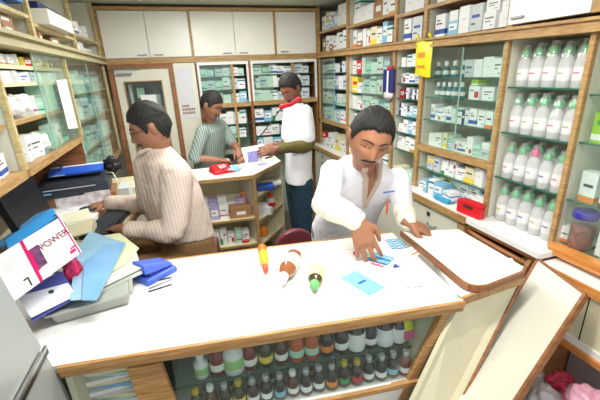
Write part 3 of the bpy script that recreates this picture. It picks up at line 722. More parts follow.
lfill('left edge case', 'upper shelf', 1.30, 1.66, 1.70, .12, [1, 0, 0, 0, 3, 0, 0, 0, 1, 0, 0, 2, 3, 0, 0, 6, 0, 0], wr=(.09, .13), hr=(.6, .95))
for sw, z in (('lowest shelf', 1.06), ('second shelf', 1.25), ('third shelf', 1.45), ('top shelf', 1.64)):
    lfill('tall left glass cabinet', sw, 2.70, 3.9, z, .15, [3, 0, 6, 3, 4, 6, 0, 0, 1, 0, 0, 6, 0, 0, 0, 4, 0, 0], wr=(.11, .16), hr=(.5, .95))
for k_, (y_, z_, r_) in enumerate(((1.80, 1.62, (.06, .06, .05)), (1.95, 1.615, (.06, .07, .05)), (2.06, 1.43, (.05, .06, .045)))):
    blob('paper_packet', (XL-.07, y_, z_), r_, WHITE, 40+k_, ['crumpled white packet left on the middle shelf of the left open case', 'crumpled white packet right of another on the middle left shelf', 'crumpled white packet on the lowest shelf of the left open case'][k_], .45, 'packet')
tag(box('folder', XL-.10, XL-.03, 2.22, 2.40, 1.712, 1.715, PG), None)
bpy.data.objects.remove(bpy.data.objects['folder'])
gx = tag(box('carton', XL-.12, XL-.03, 2.25, 2.40, 1.562, 1.70, PL, bevel=.002), 'tall pale green carton behind glass in the left open case', 'box')
ps = tag(MB().hexa([(XL-.008, 2.40, 1.45), (XL-.006, 2.40, 1.45), (XL-.006, 2.60, 1.43), (XL-.008, 2.60, 1.43)], [(XL-.008, 2.40, 1.715), (XL-.006, 2.40, 1.715), (XL-.006, 2.60, 1.72), (XL-.008, 2.60, 1.72)]).build('paper_sheet', WHITE), 'white printed sheet taped to the glass on the left wall', 'paper')
# upper left shelves
ulu = [('left upper shelf unit at the picture corner holding blue files', 1.2, 2.24), ('left upper shelf unit holding the large white carton', 2.24, 3.07), ('left upper shelf unit near the entrance wall', 3.07, 3.97)]
for i, (lb, y0, y1) in enumerate(ulu):
    t = thing('wall_shelf', lb, 'shelf')
    box('side_panel', WL, XL-.02, y1-.016, y1, 1.906, CZ-.004, LAM, t); box('post', XL-.02, XL, y1-.035, y1, 1.906, CZ-.004, PALE, t)
    box('back_panel', WL+.002, WL+.012, y0, y1-.016, 1.906, CZ-.004, INNER, t)
    zz = [1.975, 1.985, 2.03][i]+.0
    if i == 0: zz = 2.01
    s_ = box('shelf', WL+.012, XL-.01, y0+.002, y1-.036, zz-.016, zz, CREAM, t); box('shelf_edge', XL-.01, XL-.004, y0+.002, y1-.036, zz-.016, zz+.001, PALE, s_)
lfill('left upper shelf', 'lower row', 1.72, 2.2, 1.907, .085, [5, 0, 0, 0, 0, 2, 0, 0, 0, 0, 2, 0, 0, 0, 0, 0, 6, 0], wr=(.1, .15), hr=(.9, 1.), name='carton')
lfill('left middle upper shelf', 'lower row', 2.28, 3.0, 1.907, .06, [0, 0, 0, 0, 0, 0, 0, 0, 0, 0, 0, 4, 0, 0, 0, 6, 3, 0], wr=(.1, .15), hr=(.7, 1.), fillp=.5, name='carton')
lfill('far left upper shelf', 'lower row', 3.1, 3.9, 1.907, .10, [1, 0, 0, 1, 3, 0, 0, 0, 1, 0, 0, 2, 0, 0, 0, 6, 3, 0], wr=(.1, .16), hr=(.5, 1.), name='carton')
lfill('far left upper shelf', 'upper row', 3.1, 3.9, 2.03, .12, [1, 0, 0, 1, 3, 0, 0, 0, 1, 0, 1, 2, 0, 0, 0, 4, 2, 0], wr=(.1, .16), hr=(.5, 1.), fillp=.7, name='carton')
BLF = mat('blue file cover', (.18, .38, .62), .5, var=.15)
for k_, (x, y, z, rz, h_) in enumerate(((-.80, 1.88, 2.012, .05, .035), (-.78, 1.95, 2.048, -.08, .03), (-.80, 1.90, 2.079, .12, .035))):
    o = MB().box(-.15, .15, -.21, .21, 0, h_).build('file_folder', [BLF], bevel=.004); o.location = (x, y, z); o.rotation_euler = (0, 0, rz)
    tag(o, ['blue file folder, lowest of the stack on the upper left shelf', 'blue file folder, middle of the stack on the upper left shelf', 'blue file folder, topmost on the upper left shelf'][k_], 'folder')
tag(MB().box(XL-.26, XL-.0+.05, 2.33, 2.80, 1.987, 2.060).build('carton', mat('large white carton', (.93, .92, .88), .6), bevel=.003), 'large white carton sticking out of the upper left shelf', 'box')
tag(MB().box(XL-.20, XL+.0, 2.38, 2.78, 2.061, 2.10).build('carton', PN, bevel=.003), 'dark blue carton on top of the large white carton', 'box')
# ---------------------------------------------------------------- front counter
A0 = Vector((-.475, 1.052, 0)); ang = math.atan2(-.1257, 1)
U = Vector((math.cos(ang), math.sin(ang), 0)); V = Vector((-math.sin(ang), math.cos(ang), 0))
TC = Matrix.Translation(A0) @ Matrix.Rotation(ang, 4, 'Z')
CL_ = 1.345; CD = .605
ct = thing('counter', 'long white topped shop counter with oak edging and glazed bottle display', 'counter', None, A0, ang)
MB().box(.016, CL_+.02, 0, CD, .868, .9).box(-.45, .016, .0, CD, .868, .9).build('worktop', TOPW, ct)
MB().box(.016, CL_+.02, -.014, 0, .876, .902).box(.016, CL_+.02, -.008, 0, .856, .873).build('front_edge', WOODB, ct, bevel=.003)
MB().box(.016, CL_, CD-.0, CD+.01, .868, .902).build('back_edge', WOODB, ct)
# frame of the display front
def loc(px, py, v, ):   # point seen at pixel on the counter plane at depth v, in counter coordinates
    d = M.transposed() @ Vector((px-300, py-200, F)); o = Vector((0, 0, H))
    n = V; t = ((A0+V*v)-o).dot(n)/d.dot(n); return TC.inverted() @ (o+d*t)
pt = loc(446, 312, 0); pbm = loc(402, 398, 0)
pb2 = pt+(pbm-pt)*1.9
MB().beam((pt.x+.008, .012, .868), (pb2.x, .012, pb2.z), .028, .026, up=(0, 1, 0)).build('end_post', WOODB, ct)
q0, q1 = loc(126, 366, 0), loc(160, 360, 0); q2 = loc(183, 400, 0); q3 = loc(142, 400, 0)
MB().hexa([(q3.x+.02, 0, .30), (q2.x+.02, 0, .30), (q2.x+.02, .02, .30), (q3.x+.02, .02, .30)], [(q0.x, 0, .845), (q1.x, 0, .845), (q1.x, .02, .845), (q0.x, .02, .845)]).build('front_panel', WOODB, ct)
for k_, (xa) in enumerate((.02,)): MB().box(xa, xa+.02, .01, CD, 0, .868).build('side_board', INNER, ct)
MB().box(.03, CL_-.35, CD-.03, CD-.012, 0, .868).build('back_board', mat('dark olive lining', (.30, .34, .28), .7), ct)
# bottom board and rail of bottle display
zb_ = .565
MB().box(q1.x-.02, 1.22, .004, CD-.03, zb_-.02, zb_).build('display_floor', LAMW, ct)
rail = MB(); pr_ = []
for k_ in range(9):
    u = q1.x+(1.215-q1.x)*k_/8; pr_.append(Vector((u, 0, .558-.008*math.sin(PI*k_/8))))
for a, b in zip(pr_[:-1], pr_[1:]): rail.beam(a, b, .02, .020, up=(0, 0, 1))
rail.build('bottom_rail', WOODB, ct)
MB().box(q1.x-.02, 1.16, .002, .016, .10, .545).build('lower_panel', LAMW, ct)
MB().box(q1.x, 1.26, .075, .42, .655, .661).build('glass_shelf', GSHELF, ct); MB().box(q1.x, 1.26, .071, .075, .654, .661).build('shelf_edge', GEDGE, ct)
# end side (slanting) panel
ce = MB(); ce.hexa([(pb2.x-.005, .03, pb2.z), (pb2.x+.005, .03, pb2.z), (pb2.x+.005, CD, pb2.z), (pb2.x-.005, CD, pb2.z)], [(pt.x+.0, .03, .866), (pt.x+.01, .03, .866), (pt.x+.01, CD, .866), (pt.x, CD, .866)])
ce.build('end_panel', INNER, ct)
MB().box(q1.x+.03, pt.x-.05, .012, .015, zb_+.01, .842).build('front_glass', GLASS, ct)
# papers visible left of the front panel
for k_ in range(13):
    o = MB().box(-.11, .11, -.08, .08, 0, .0145).build('paper_bundle', [WHITE, PL, PE, PA, WHITE, PC, PE][k_ % 7]); o.location = A0+U*(.11+.01*(k_ % 3))+V*(.16)+Vector((0, 0, .63+.0155*k_)); o.rotation_euler = (0, 0, ang+.15*math.sin(k_*2.1))
    tag(o, 'folded paper bundle inside the counter left end, %s from the bottom' % ORD[k_+1], 'paper', 'paper bundles inside the left end of the counter')
MB().box(.03, q0.x+.03, .03, .35, .61, .628).build('paper_shelf', LAM, ct)
# bottles: lower row, and upper row on the glass shelf
BGR = 'syrup bottles in the counter display'
def cput(parts, u, v, z, label, s=1., nm='medicine_bottle', cat='bottle'):
    return put_bottle(parts, A0+U*u+V*v+Vector((0, 0, z)), label, BGR, name=nm, cat=cat, rot=(0, 0, ang), s=s)
seq = [('dark bottle with gold cap and yellow label', B_OLV), ('amber bottle with white cap', B_AMB), ('dark bottle with silver cap', B_DRK), ('dark bottle with gold cap and yellow label', B_OLV), ('dark bottle with silver cap', B_DRK), ('dark bottle with silver cap', B_DRK), ('dark bottle with pale blue label', B_BLU), ('amber bottle with white cap', B_AMB),
       ('dark bottle with silver cap', B_DRK), ('dark bottle with silver cap', B_DRK), ('dark bottle with orange label', B_ORL), ('dark bottle with green label', B_GRN), ('dark bottle with red label', B_REDL), ('dark bottle with silver cap', B_DRK), ('dark bottle with silver cap', B_DRK), ('dark bottle with pale blue label', B_BLU), ('dark red syrup bottle', B_RED)]
n_ = len(seq); u0 = q1.x+.08; u1 = 1.175
for i, (nm_, pp) in enumerate(seq):
    cput(pp, u0+(u1-u0)*i/(n_-1), .042+.004*(i % 2), zb_, '%s, %s from left, counter lower front row' % (nm_, ORD[i+1] if i < 18 else ''), 1.12)
for i in range(10):
    pp = [B_DRK, B_OLV, B_AMB, B_DRK][i % 4]
    cput(pp, u0+.03+(u1-u0-.06)*i/9, .115, zb_, 'dark bottle, %s from left in the lower second row of the counter' % ORD[i+1], .9)
seq2 = [('white jar with green label', B_JARW, .9), ('red brown syrup bottle', B_RED, 1.25), ('white jar with green label', B_JARW, 1.35), ('red brown syrup bottle', B_RED, 1.2), ('dark bottle with yellow label', B_OLV, 1.2), ('amber bottle', B_AMB, 1.15), ('orange syrup bottle', bottle_parts(mat('orange syrup', (.75, .36, .16), .15), WPL, PL), 1.3), ('orange syrup bottle', bottle_parts(mat('orange syrup', (.75, .36, .16), .15), WPL, PL), 1.3),
        ('dark bottle with yellow label', B_ORL, 1.2), ('dark bottle with silver cap', B_DRK, 1.25), ('dark bottle with wide white label', bottle_parts(DRK, BLACK, LBLW, .025, .1, .2, (.1, .75)), 1.3), ('dark bottle with silver cap', B_DRK, 1.15), ('dark bottle with wide white label', bottle_parts(DRK, BLACK, LBLW, .026, .1, .2, (.1, .75)), 1.3), ('dark bottle with white cap', bottle_parts(DRK, WPL, LBLW, .023, .1, .2, (.1, .7)), 1.2)]
for i, (nm_, pp, s_) in enumerate(seq2):
    cput(pp, q1.x+.10+(1.10-q1.x)*i/13*.97, .115, .661, '%s, %s from left on the counter glass shelf, front' % (nm_, ORD[i+1]), s_*1.12)
for i in range(11):
    cput([B_DRK, B_AMB, B_OLV, B_RED][i % 4], q1.x+.12+(1.06-q1.x)*i/10, .19, .661, 'bottle behind, %s from left on the counter glass shelf' % ORD[i+1], 1.1)
yp = thing('pouch', 'yellow pouch with pink label at the right end of the counter glass shelf', 'pouch', None)
q = A0+U*1.205+V*.11+Vector((0, 0, .715))
bg_ = blob('pouch_body', q, (.034, .026, .05), YEL, 21, None, .12); bg_.parent = yp
MB().box(-.022, .022, -.029, -.026, -.025, .012).build('pink_label', PK, yp, loc=q)

W_ = lambda p: TC.inverted() @ p
ex_ = [at(434, 262, Z=.9), at(459, 298, Z=.9), at(523, 276, Z=.9), at(512, 258, Z=.9)]
MB().hexa([W_(p-Vector((0, 0, .028))) for p in ex_], [W_(p) for p in ex_]).build('side_top', TOPW, ct)
MB().beam(W_(ex_[1])-Vector((0, 0.004, .014)), W_(ex_[2])-Vector((0, .004, .014)), .012, .032).build('side_edge', WOODB, ct)
# gate flap
fl = thing('counter_flap', 'white hinged counter flap with brown rounded edge', 'counter')
poly = [(.965, 1.42), (.925, .945), (.932, .915), (.955, .897), (.99, .888), (1.19, .915), (1.218, .935), (1.238, 1.33)]
MB().prism([(x, y) for x, y in poly[::1]], .915, .932).build('flap_top', TOPW, fl)
def offs(pl, d):
    cx = sum(p[0] for p in pl)/len(pl); cy = sum(p[1] for p in pl)/len(pl)
    return [(p[0]+d*(1 if p[0] > cx else -1), p[1]+d*(1 if p[1] > cy else -1)) for p in pl]
em = MB()
zp = .921
for i in range(len(poly)-2):
    a, b = Vector((*poly[i], zp)), Vector((*poly[i+1], zp)); em.beam(a, b, .011, .024)
em.build('edge_strip', BROWN, fl)
uf = thing('counter_door', 'cream half door with wooden edges under the counter flap', 'door')
e0, e1 = at(458, 308, Z=.868), at(523, 279, Z=.868); g0 = at(414, 400, D=1.34); g1 = at(462, 400, D=1.40)
n2 = (e1-e0).cross(g0-e0).normalized()
if n2.y < 0: n2 = -n2
def slab(name, pts, th_, m, par):
    A = [Vector(p) for p in pts]; return MB().add(A+[p+th_ for p in A], [(0, 1, 2, 3), (7, 6, 5, 4), (0, 4, 5, 1), (1, 5, 6, 2), (2, 6, 7, 3), (3, 7, 4, 0)]).build(name, m, par)
slab('panel', (g0+(g0-e0)*.6, g1+(g1-e1)*.6, e1, e0), n2*.018, CREAM, uf)
MB().beam(e1+n2*.009, g1+(g1-e1)*.6+n2*.009, .014, .024, up=n2).build('edge_strip', BROWN, uf)
# post carrying the gate
gpst = tag(MB().beam(at(531, 262, D=1.63), at(531, 262, D=1.63)+(b0-a0)*1.5, .02, .03, up=nrm).build('gate_post', BROWN), 'brown wooden post between the counter door and the open gate door', 'post')

# ---------------------------------------------------------------- fridge
fr = thing('fridge', 'tall grey fridge with a dark grooved handle at the lower left corner', 'fridge')
FG = mat('grey enamel fridge', (.60, .62, .61), .35, var=.02, scale=2)
f0 = at(75, 400, X=-.465); f1 = at(17, 300, X=-.465)
dirn = (f1-f0).normalized()
up0 = f0-dirn*.75; up1 = f1+dirn*.35; seam = at(43, 347, X=-.465)
back_ = Vector((-.50, 0, 0)); near = Vector((0, -.55, .02))
def fbox(nm, p, q_, par, m, x0=0, x1=-.50, n=near):
    vs = [p+Vector((x0, 0, 0)), q_+Vector((x0, 0, 0)), q_+Vector((x1, 0, 0)), p+Vector((x1, 0, 0))]
    A = vs+[v+n for v in vs]
    return MB().add(A, [(0, 1, 2, 3), (7, 6, 5, 4), (0, 4, 5, 1), (1, 5, 6, 2), (2, 6, 7, 3), (3, 7, 4, 0)]).build(nm, m, par, bevel=.008)
sg = seam-dirn*.012
fbox('lower_door', up0, sg, fr, FG); fbox('freezer_door', seam, up1, fr, FG)
hh = MB(); hh.beam(seam+Vector((.006, -.0, 0))-dirn*.002, seam+Vector((.006, 0, 0))-dirn*.002+near*.75, .010, .008, up=(1, 0, 0)); hdl = hh.build('handle', METAL, fr)
h2 = MB(); h2.beam(seam+Vector((.004, 0, 0))-dirn*.018, seam+Vector((.004, 0, 0))-dirn*.018+near*.75, .016, .008, up=(1, 0, 0)); h2.build('handle_groove', BLACK, fr)

# ---------------------------------------------------------------- things on the front counter
CT = .9
def onc(px, py, z=CT): return at(px, py, Z=z)
def rotlay(name, parts_fn): pass
# three lying bottles
def lying(px0, py0, px1, py1, r, lab, parts, s, nm='medicine_bottle'):
    a = onc(px0, py0, CT+r); b = onc(px1, py1, CT+r); d = (b-a); d.z = 0
    L_ = d.length; fw, fr2_ = r*1.12, L_/s
    t = put_bottle(parts(L_), (a.x, a.y, CT+r*1.03+.0015), lab, None, name=nm, s=1)
    q = Vector((0, 0, 1)).rotation_difference(d.normalized()); t.rotation_euler = q.to_euler()
    return t
lying(262, 248, 266, 271, .021, 'yellow and orange squeeze bottle lying on the white counter', lambda L_: bottle_parts(mat('yellow plastic', (.93, .75, .12), .35), mat('coral cap', (.88, .32, .25), .4), mat('orange label', (.90, .45, .12), .5), .021, L_, .2, (.02, .35)), 1.0, 'squeeze_bottle')
lying(295, 256, 281, 282, .036, 'brown glass bottle with white label and cap lying on the counter', lambda L_: bottle_parts(mat('brown bottle', (.62, .38, .24), .15, coat=.4), WPL, mat('pale mint label', (.86, .90, .84), .6), .036, L_, .2, (.22, .66)), 1.0)
lying(317, 270, 314, 288, .030, 'small dark bottle with green cap lying on the counter', lambda L_: bottle_parts(mat('olive brown bottle', (.30, .25, .16), .2, coat=.4), mat('light green cap', (.45, .75, .45), .4), mat('pale yellow label', (.90, .88, .62), .6), .030, L_, .25, (.1, .75)), 1.0)
# paper slips
def slip(px, py, w, d, rz, m, name, lab, cat, h=.002, z=CT, gi=None):
    p = onc(px, py, z)
    o = MB().box(-w/2, w/2, -d/2, d/2, 0, h).build(name, m); o.location = (p.x, p.y, z+.0008); o.rotation_euler = (0, 0, rz)
    return tag(o, lab, cat, gi)
slip(244, 265, .075, .145, -.05, mat('off white slip', (.965, .955, .94), .6, var=.01), 'paper_slip', 'faint off-white paper slip on the counter left of the yellow bottle', 'paper')
slip(345, 246, .20, .08, -.12, mat('off white slip', (.965, .955, .94), .6, var=.01), 'paper_slip', 'white paper sheet on the counter near the reaching hand', 'paper')
bp1 = thing('blister_pack', 'blue striped blister strip lying near the man\'s left hand', 'tablet strip', None, onc(396, 244, CT+.001), R(-12))
def blister(t, w, d, cols, rows, m, mp):
    MB().box(-w/2, w/2, -d/2, d/2, 0, .0015).build('foil', m, t)
    b = MB()
    for i in range(cols):
        for j in range(rows):
            cx, cy = -w/2+w*(i+.5)/cols, -d/2+d*(j+.5)/rows
            b.lathe([(w/cols*.36, .0015), (w/cols*.33, .004), (w/cols*.15, .0052)], (cx, cy, 0), 10)
    b.build('pills', mp, t, True)
blister(bp1, .075, .10, 2, 5, PB, PC)
for k_ in range(4): MB().box(-.037, .037, -.042+.024*k_, -.032+.024*k_, .0016, .0028).build('stripe', PW, bp1)
bp2 = thing('blister_pack', 'blue and teal blister strip under the fingers of the reaching hand', 'tablet strip', None, onc(381, 259, CT+.001), R(35))
blister(bp2, .08, .09, 2, 5, mat('teal blue foil', (.12, .48, .68), .3, .2), PC)
bpb = slip(362, 283, .085, .16, R(18), mat('pale aqua sachet', (.50, .80, .92), .35), 'sachet', 'pale aqua sachet with blue mark on the counter', 'sachet', .004)
MB().box(-.02, .02, -.006, .006, .004, .0045).build('blue_mark', PB, bpb)
MB().box(-.031, .031, .05, .06, .004, .0045).build('sachet_seal', PC, bpb)
pp_ = slip(411, 253, .11, .07, R(20), mat('white envelope', (.97, .96, .97), .5, var=.01), 'envelope', 'white envelope with pink line beside the blue blister strips', 'envelope', .002)
MB().box(-.05, .05, .006, .009, .002, .0026).build('pink_line', PK, pp_); MB().box(-.02, .03, -.022, -.012, .002, .0026).build('orange_mark', PO, pp_)
tr_ = MB().prism([(-.018, -.012), (.014, -.016), (.008, .016)], 0, .003).build('paper_scrap', PB); tr_.location = onc(395, 266, CT+.001); tag(tr_, 'small dark blue triangular scrap on the counter', 'scrap')
blob('plastic_cover', onc(413, 280, CT+.006), (.07, .045, .004), mat('clear white wrap', (.95, .95, .96), .25), 9, 'thin crumpled clear wrap on the counter right of the blue scrap', .2, 'wrapper')
pk1 = MB().tube([(0, 0, 0), (.012, -.035, 0), (.018, -.06, .0)], [.003, .005, .002], 8).build('rose_cap', mat('rose plastic', (.88, .50, .58), .4), None, True); pk1.location = onc(371, 263, CT+.006); pk1.rotation_euler = (0, 0, R(20)); tag(pk1, 'small rose coloured plastic cap beside the fingertips', 'sachet')  # loose rose plastic cap, built as a short tapered tube
pk2 = MB().prism([(-.012, -.006), (.012, -.01), (.008, .010), (-.004, .014)], 0, .008).build('pink_scrap', PK); pk2.location = onc(355, 254, CT+.001); tag(pk2, 'small bright pink scrap left of the reaching hand', 'scrap')
# blue punch on the counter
pu = thing('paper_punch', 'blue plastic paper punch on the counter in front of the seated man', 'punch', None, onc(155, 275), R(38)); pu.scale = (1.35, 1.35, 1.5)
BPL = mat('blue violet plastic', (.30, .42, .85), .4)
MB().box(-.055, .055, -.045, .045, 0, .018).build('base', BPL, pu, bevel=.005)
MB().hexa([(-.05, -.035, .03), (.05, -.035, .02), (.05, .035, .02), (-.05, .035, .03)], [(-.05, -.03, .06), (.045, -.03, .032), (.045, .03, .032), (-.05, .03, .06)]).build('lever', BPL, pu, bevel=.005)
MB().box(-.035, .0, -.03, .03, .016, .04).build('hinge_block', mat('dark blue plastic', (.16, .20, .50), .4), pu)
for k_, (dx, rz, mm) in enumerate(((0, .25, CHAR), (.015, .45, METAL), (-.012, .12, CHAR))):
    o = MB().tube([(-.045, 0, 0), (.04, 0, 0), (.052, 0, 0)], [.0032, .0032, .0008], 8).build('pen', mm, None, True); p = onc(160, 288-4*k_, CT+.0035); o.location = p; o.rotation_euler = (0, 0, rz)
    tag(o, ['dark pen lying nearest the camera below the blue punch', 'silver pen lying between two dark pens by the blue punch', 'dark pen lying closest to the blue punch'][k_], 'pen')
# grey tray with papers, folders
ty = thing('tray', 'pale grey plastic tray under the papers on the counter', 'tray', None)
TG = mat('pale grey tray plastic', (.66, .67, .64), .4)
c4 = [onc(50, 330), onc(134, 306), onc(132, 262), onc(66, 278)]
ctr_ = sum(c4, Vector())/4
def shrink(ps, f, z): return [Vector((ctr_.x+(p.x-ctr_.x)*f, ctr_.y+(p.y-ctr_.y)*f, z)) for p in ps]
MB().hexa(shrink(c4, .88, CT+.001), shrink(c4, .97, CT+.055)).build('tray_body', TG, ty, bevel=.008)
rm = MB(); tp4 = shrink(c4, 1.0, CT+.055)
for a, b in zip(tp4, tp4[1:]+tp4[:1]): rm.beam(a, b, .012, .008)
rm.build('rim', TG, ty)
# papers and folders: sheets with corners, each with own thickness
def sheet(name, px, zs_, m, lab, cat, th_=.003):
    P = [at(x, y, Z=z) for (x, y), z in zip(px, zs_)]
    A = P+[p-Vector((0, 0, th_)) for p in P]
    n = len(P)
    return tag(MB().add(A, [tuple(range(n)), tuple(range(2*n-1, n-1, -1))]+[(i, n+i, n+(i+1) % n, (i+1) % n) for i in range(n)]).build(name, m), lab, cat)
PAPR = mat('ivory paper', (.90, .90, .84), .6)
z_ = CT+.07
sheet('paper_stack', [(98, 292), (142, 272), (138, 258), (118, 245), (84, 262)], [z_-.006]*5, mat('grey paper', (.78, .80, .78), .6), 'grey paper layer just above the tray', 'paper', .008)
sheet('paper_sheet', [(90, 293), (141, 268), (136, 250), (110, 236), (80, 262)], [z_+.006]*5, PAPR, 'ivory paper sheet above the tray, its corner pointing right', 'paper')
sheet('paper_sheet', [(84, 286), (125, 264), (139, 248), (120, 233), (98, 236)], [z_+.014]*5, mat('pale lime paper', (.88, .90, .74), .6), 'pale lime paper sheet next to the keyboard', 'paper')
sheet('folder', [(70, 300), (98, 298), (126, 243), (90, 231), (76, 250)], [z_+.03]*5, mat('translucent blue folder', (.60, .77, .88), .25, var=.12, scale=9), 'translucent light blue folder on top of the papers', 'folder')
sheet('folder', [(82, 300), (96, 300), (124, 242), (102, 246), (84, 262)], [z_+.040]*5, mat('blue folder flap', (.50, .70, .88), .25, var=.1, scale=9), 'bluer folded flap lying over the light blue folder', 'folder')
pb_ = thing('plastic_bag', 'crumpled pink red plastic packet beside the white carton', 'bag', None)
b_ = blob('film', at(71, 266, Z=CT+.13), (.030, .045, .065), mat('pink red film', (.78, .14, .34), .3, var=.6, scale=45), 6, None, .45); b_.parent = pb_
# ring binder
rbz = thing('ring_binder', 'white ring binder with blue edges standing slanted at the left counter end', 'binder', None)
def slabpx(name, px, ds, thk, m, par, bev=.0, away=False):
    P = [at(x, y, D=d) for (x, y), d in zip(px, ds)]
    P[0] = P[1]+P[3]-P[2]
    n_ = (P[1]-P[0]).cross(P[3]-P[0]).normalized()
    cdir = M.transposed() @ Vector((0, 0, 1))
    if n_.dot(cdir) < 0: n_ = -n_
    ex_d = ((P[0]+P[2])/2-Vector((0, 0, H))).normalized() if away else n_
    A = P+[p+ex_d*thk for p in P]
    return MB().add(A, [(0, 1, 2, 3), (7, 6, 5, 4), (0, 4, 5, 1), (1, 5, 6, 2), (2, 6, 7, 3), (3, 7, 4, 0)]).build(name, m, par, bevel=bev), P, n_
BWH = mat('white binder', (.90, .91, .95), .35); BNV = mat('indigo edging', (.30, .32, .62), .4)
o, P, nn_ = slabpx('spine', [(19, 297), (31, 318), (77, 295), (62, 275)], [1.22, 1.17, 1.27, 1.33], .05, BWH, rbz, 0, True)
o2, P2_, _ = slabpx('edge', [(17, 293), (33, 322), (79, 297), (61, 271)], [1.225, 1.175, 1.275, 1.335], .045, BNV, rbz, 0, True)
hc = (P[1]*.4+P[2]*.6)*.45+(P[0]*.4+P[3]*.6)*.55-nn_*.001; nz = nn_
hq = Vector((0, 0, 1)).rotation_difference(-nz)
ho = MB().lathe([(.0085, -.004), (.0085, .0015), (.006, .002)], n=16).build('finger_hole', CHAR, rbz); ho.location = hc; ho.rotation_euler = hq.to_euler()
# white carton with lettering
pc = thing('carton', 'large white carton lettered POWER with magenta stripes, on the left counter end', 'box', None)
WC = mat('glossy white carton', (.94, .93, .93), .4, var=.01)
Dc = [1.02, 1.02*1.0, 1.22, 1.20]
facepx = [(-6, 262), (24, 302), (82, 251), (60, 216)]
facepx = [(-14, 259), (12, 303), (82, 252), (60, 217)]
Dc = [1.17, 1.10, 1.27, 1.36]
o, P, n3 = slabpx('box_body', facepx, Dc, .07, WC, pc, .0, True)
# basis on the face: s along the long edge, t up the face
def facept(s, t): return (P[1]*(1-s)+P[2]*s)*(1-t)+(P[0]*(1-s)+P[3]*s)*t
def facepatch(name, s0, s1, t0, t1, m, sk=0):
    A = [facept(s0, t0), facept(s1, t0), facept(s1+sk, t1), facept(s0+sk, t1)]
    A = [a-n3*.0012 for a in A]+[a-n3*.0002 for a in A]
    return MB().add(A, [(0, 1, 2, 3), (7, 6, 5, 4), (0, 4, 5, 1), (1, 5, 6, 2), (2, 6, 7, 3), (3, 7, 4, 0)]).build(name, m, pc)
MAG = mat('magenta print', (.78, .10, .42), .4)
facepatch('magenta_stripe', .37, .415, 0, 1, MAG); facepatch('magenta_stripe', .965, .985, 0, 1, MAG)
facepatch('picture', 0.44, .555, .24, .72, mat('portrait print', (.40, .24, .40), .5, var=.6, scale=45)); facepatch('magenta_block', .415, .45, .22, .72, MAG)
facepatch('magenta_mark', .86, .95, .10, .17, MAG, .0); facepatch('magenta_mark', .88, .96, .19, .23, MAG, .02)
for k_ in range(4): facepatch('small_print', .08, .20+.03*(k_ % 2), .58+.07*k_, .60+.07*k_, PA)
def lettering(txt, s, t, h, m, par, font_rot=0):
    cu = bpy.data.curves.new('lettering', 'FONT'); cu.body = txt; cu.size = h; cu.extrude = .0006; cu.align_x = 'CENTER'; cu.align_y = 'CENTER'
    ob = bpy.data.objects.new('tmp', cu); C.objects.link(ob); dg = bpy.context.evaluated_depsgraph_get(); me = bpy.data.meshes.new_from_object(ob.evaluated_get(dg)); bpy.data.objects.remove(ob)
    me.materials.clear(); me.materials.append(m)
    o = bpy.data.objects.new('lettering', me); C.objects.link(o); o.parent = par
    ex = (P[2]-P[1]).normalized(); ez = -n3; ey = ez.cross(ex).normalized()
    Mx = Matrix(((ex.x, ey.x, ez.x, 0), (ex.y, ey.y, ez.y, 0), (ex.z, ey.z, ez.z, 0), (0, 0, 0, 1))); Mx.translation = facept(s, t)-n3*.0015
    o.matrix_world = Mx @ Matrix.Scale(.70, 4, (1, 0, 0))
lettering('POWER', .775, .60, .043, mat('magenta ink', (.50, .10, .28), .5), pc); lettering('7', .27, .13, .055, BLACK, pc)
# blue file behind the carton
bf = thing('file_folder', 'bright blue file lying slanted behind the white carton', 'folder')
slabpx('cover', [(0, 247), (8, 250), (56, 217), (53, 208)], [1.5, 1.48, 1.62, 1.66], .02, mat('bright blue cover', (.25, .62, .90), .35), bf)
slabpx('cover_back', [(-4, 240), (2, 246), (52, 208), (36, 214)], [1.56, 1.54, 1.68, 1.68], .01, mat('mid blue cover', (.35, .62, .85), .35), bf)
slabpx('pages', [(-4, 254), (2, 262), (58, 222), (56, 214)], [1.5, 1.48, 1.61, 1.63], .05, mat('dark page edges', (.22, .25, .30), .7, var=.7, scale=70), bf)
# cream boxes beside it
cbx = thing('carton', 'cream flat box with blue print between the blue file and keyboard', 'box')
slabpx('box_side', [(66, 226), (66, 238), (92, 232), (92, 218)], [1.80, 1.79, 1.83, 1.85], .10, CREAM, cbx)
tpx = [(60, 216), (66, 226), (92, 219), (88, 208)]
slabpx('box_lid', tpx, [1.93, 1.80, 1.85, 1.97], .03, mat('cream lid', (.91, .90, .80), .5), cbx)
# ---------------------------------------------------------------- left desk, computer, printer
ds = thing('desk', 'cream desk along the left wall carrying monitor, printer and keyboard', 'desk')
MB().box(WL+.002, -.36, 1.72, 3.30, .895, .92).build('desktop', CREAM, ds); MB().box(-.362, -.35, 1.72, 3.30, .89, .922).build('edge_strip', WOOD, ds)
box('leg_panel', -.98, -.40, 1.74, 1.76, 0, .895, LAM, ds); box('leg_panel', -.98, -.40, 3.26, 3.28, 0, .895, LAM, ds)
box('wall_board', WL+.002, WL+.02, 1.5, 2.655, .92, 1.34, mat('grey laminate board', (.56, .53, .46), .5, var=.1), ds)
kt = thing('keyboard_tray', 'brown edged keyboard tray pulled out beside the seated man', 'tray', None, (-.47, 2.13, .925), R(-10))
MB().box(-.10, .11, -.25, .25, -.0, .014).build('board', CREAM, kt)
MB().box(-.115, -.10, -.26, .26, 0, .03).box(.11, .125, -.26, .26, 0, .03).box(-.10, .11, .25, .265, 0, .03).build('edge_strip', BROWN, kt)
kb = thing('keyboard', 'black computer keyboard under the seated man\'s hand', 'keyboard', None, (-.475, 2.12, .940), R(-10))
MB().box(-.075, .075, -.20, .20, 0, .018).build('base', BLACK, kb, bevel=.004)
ks = MB()
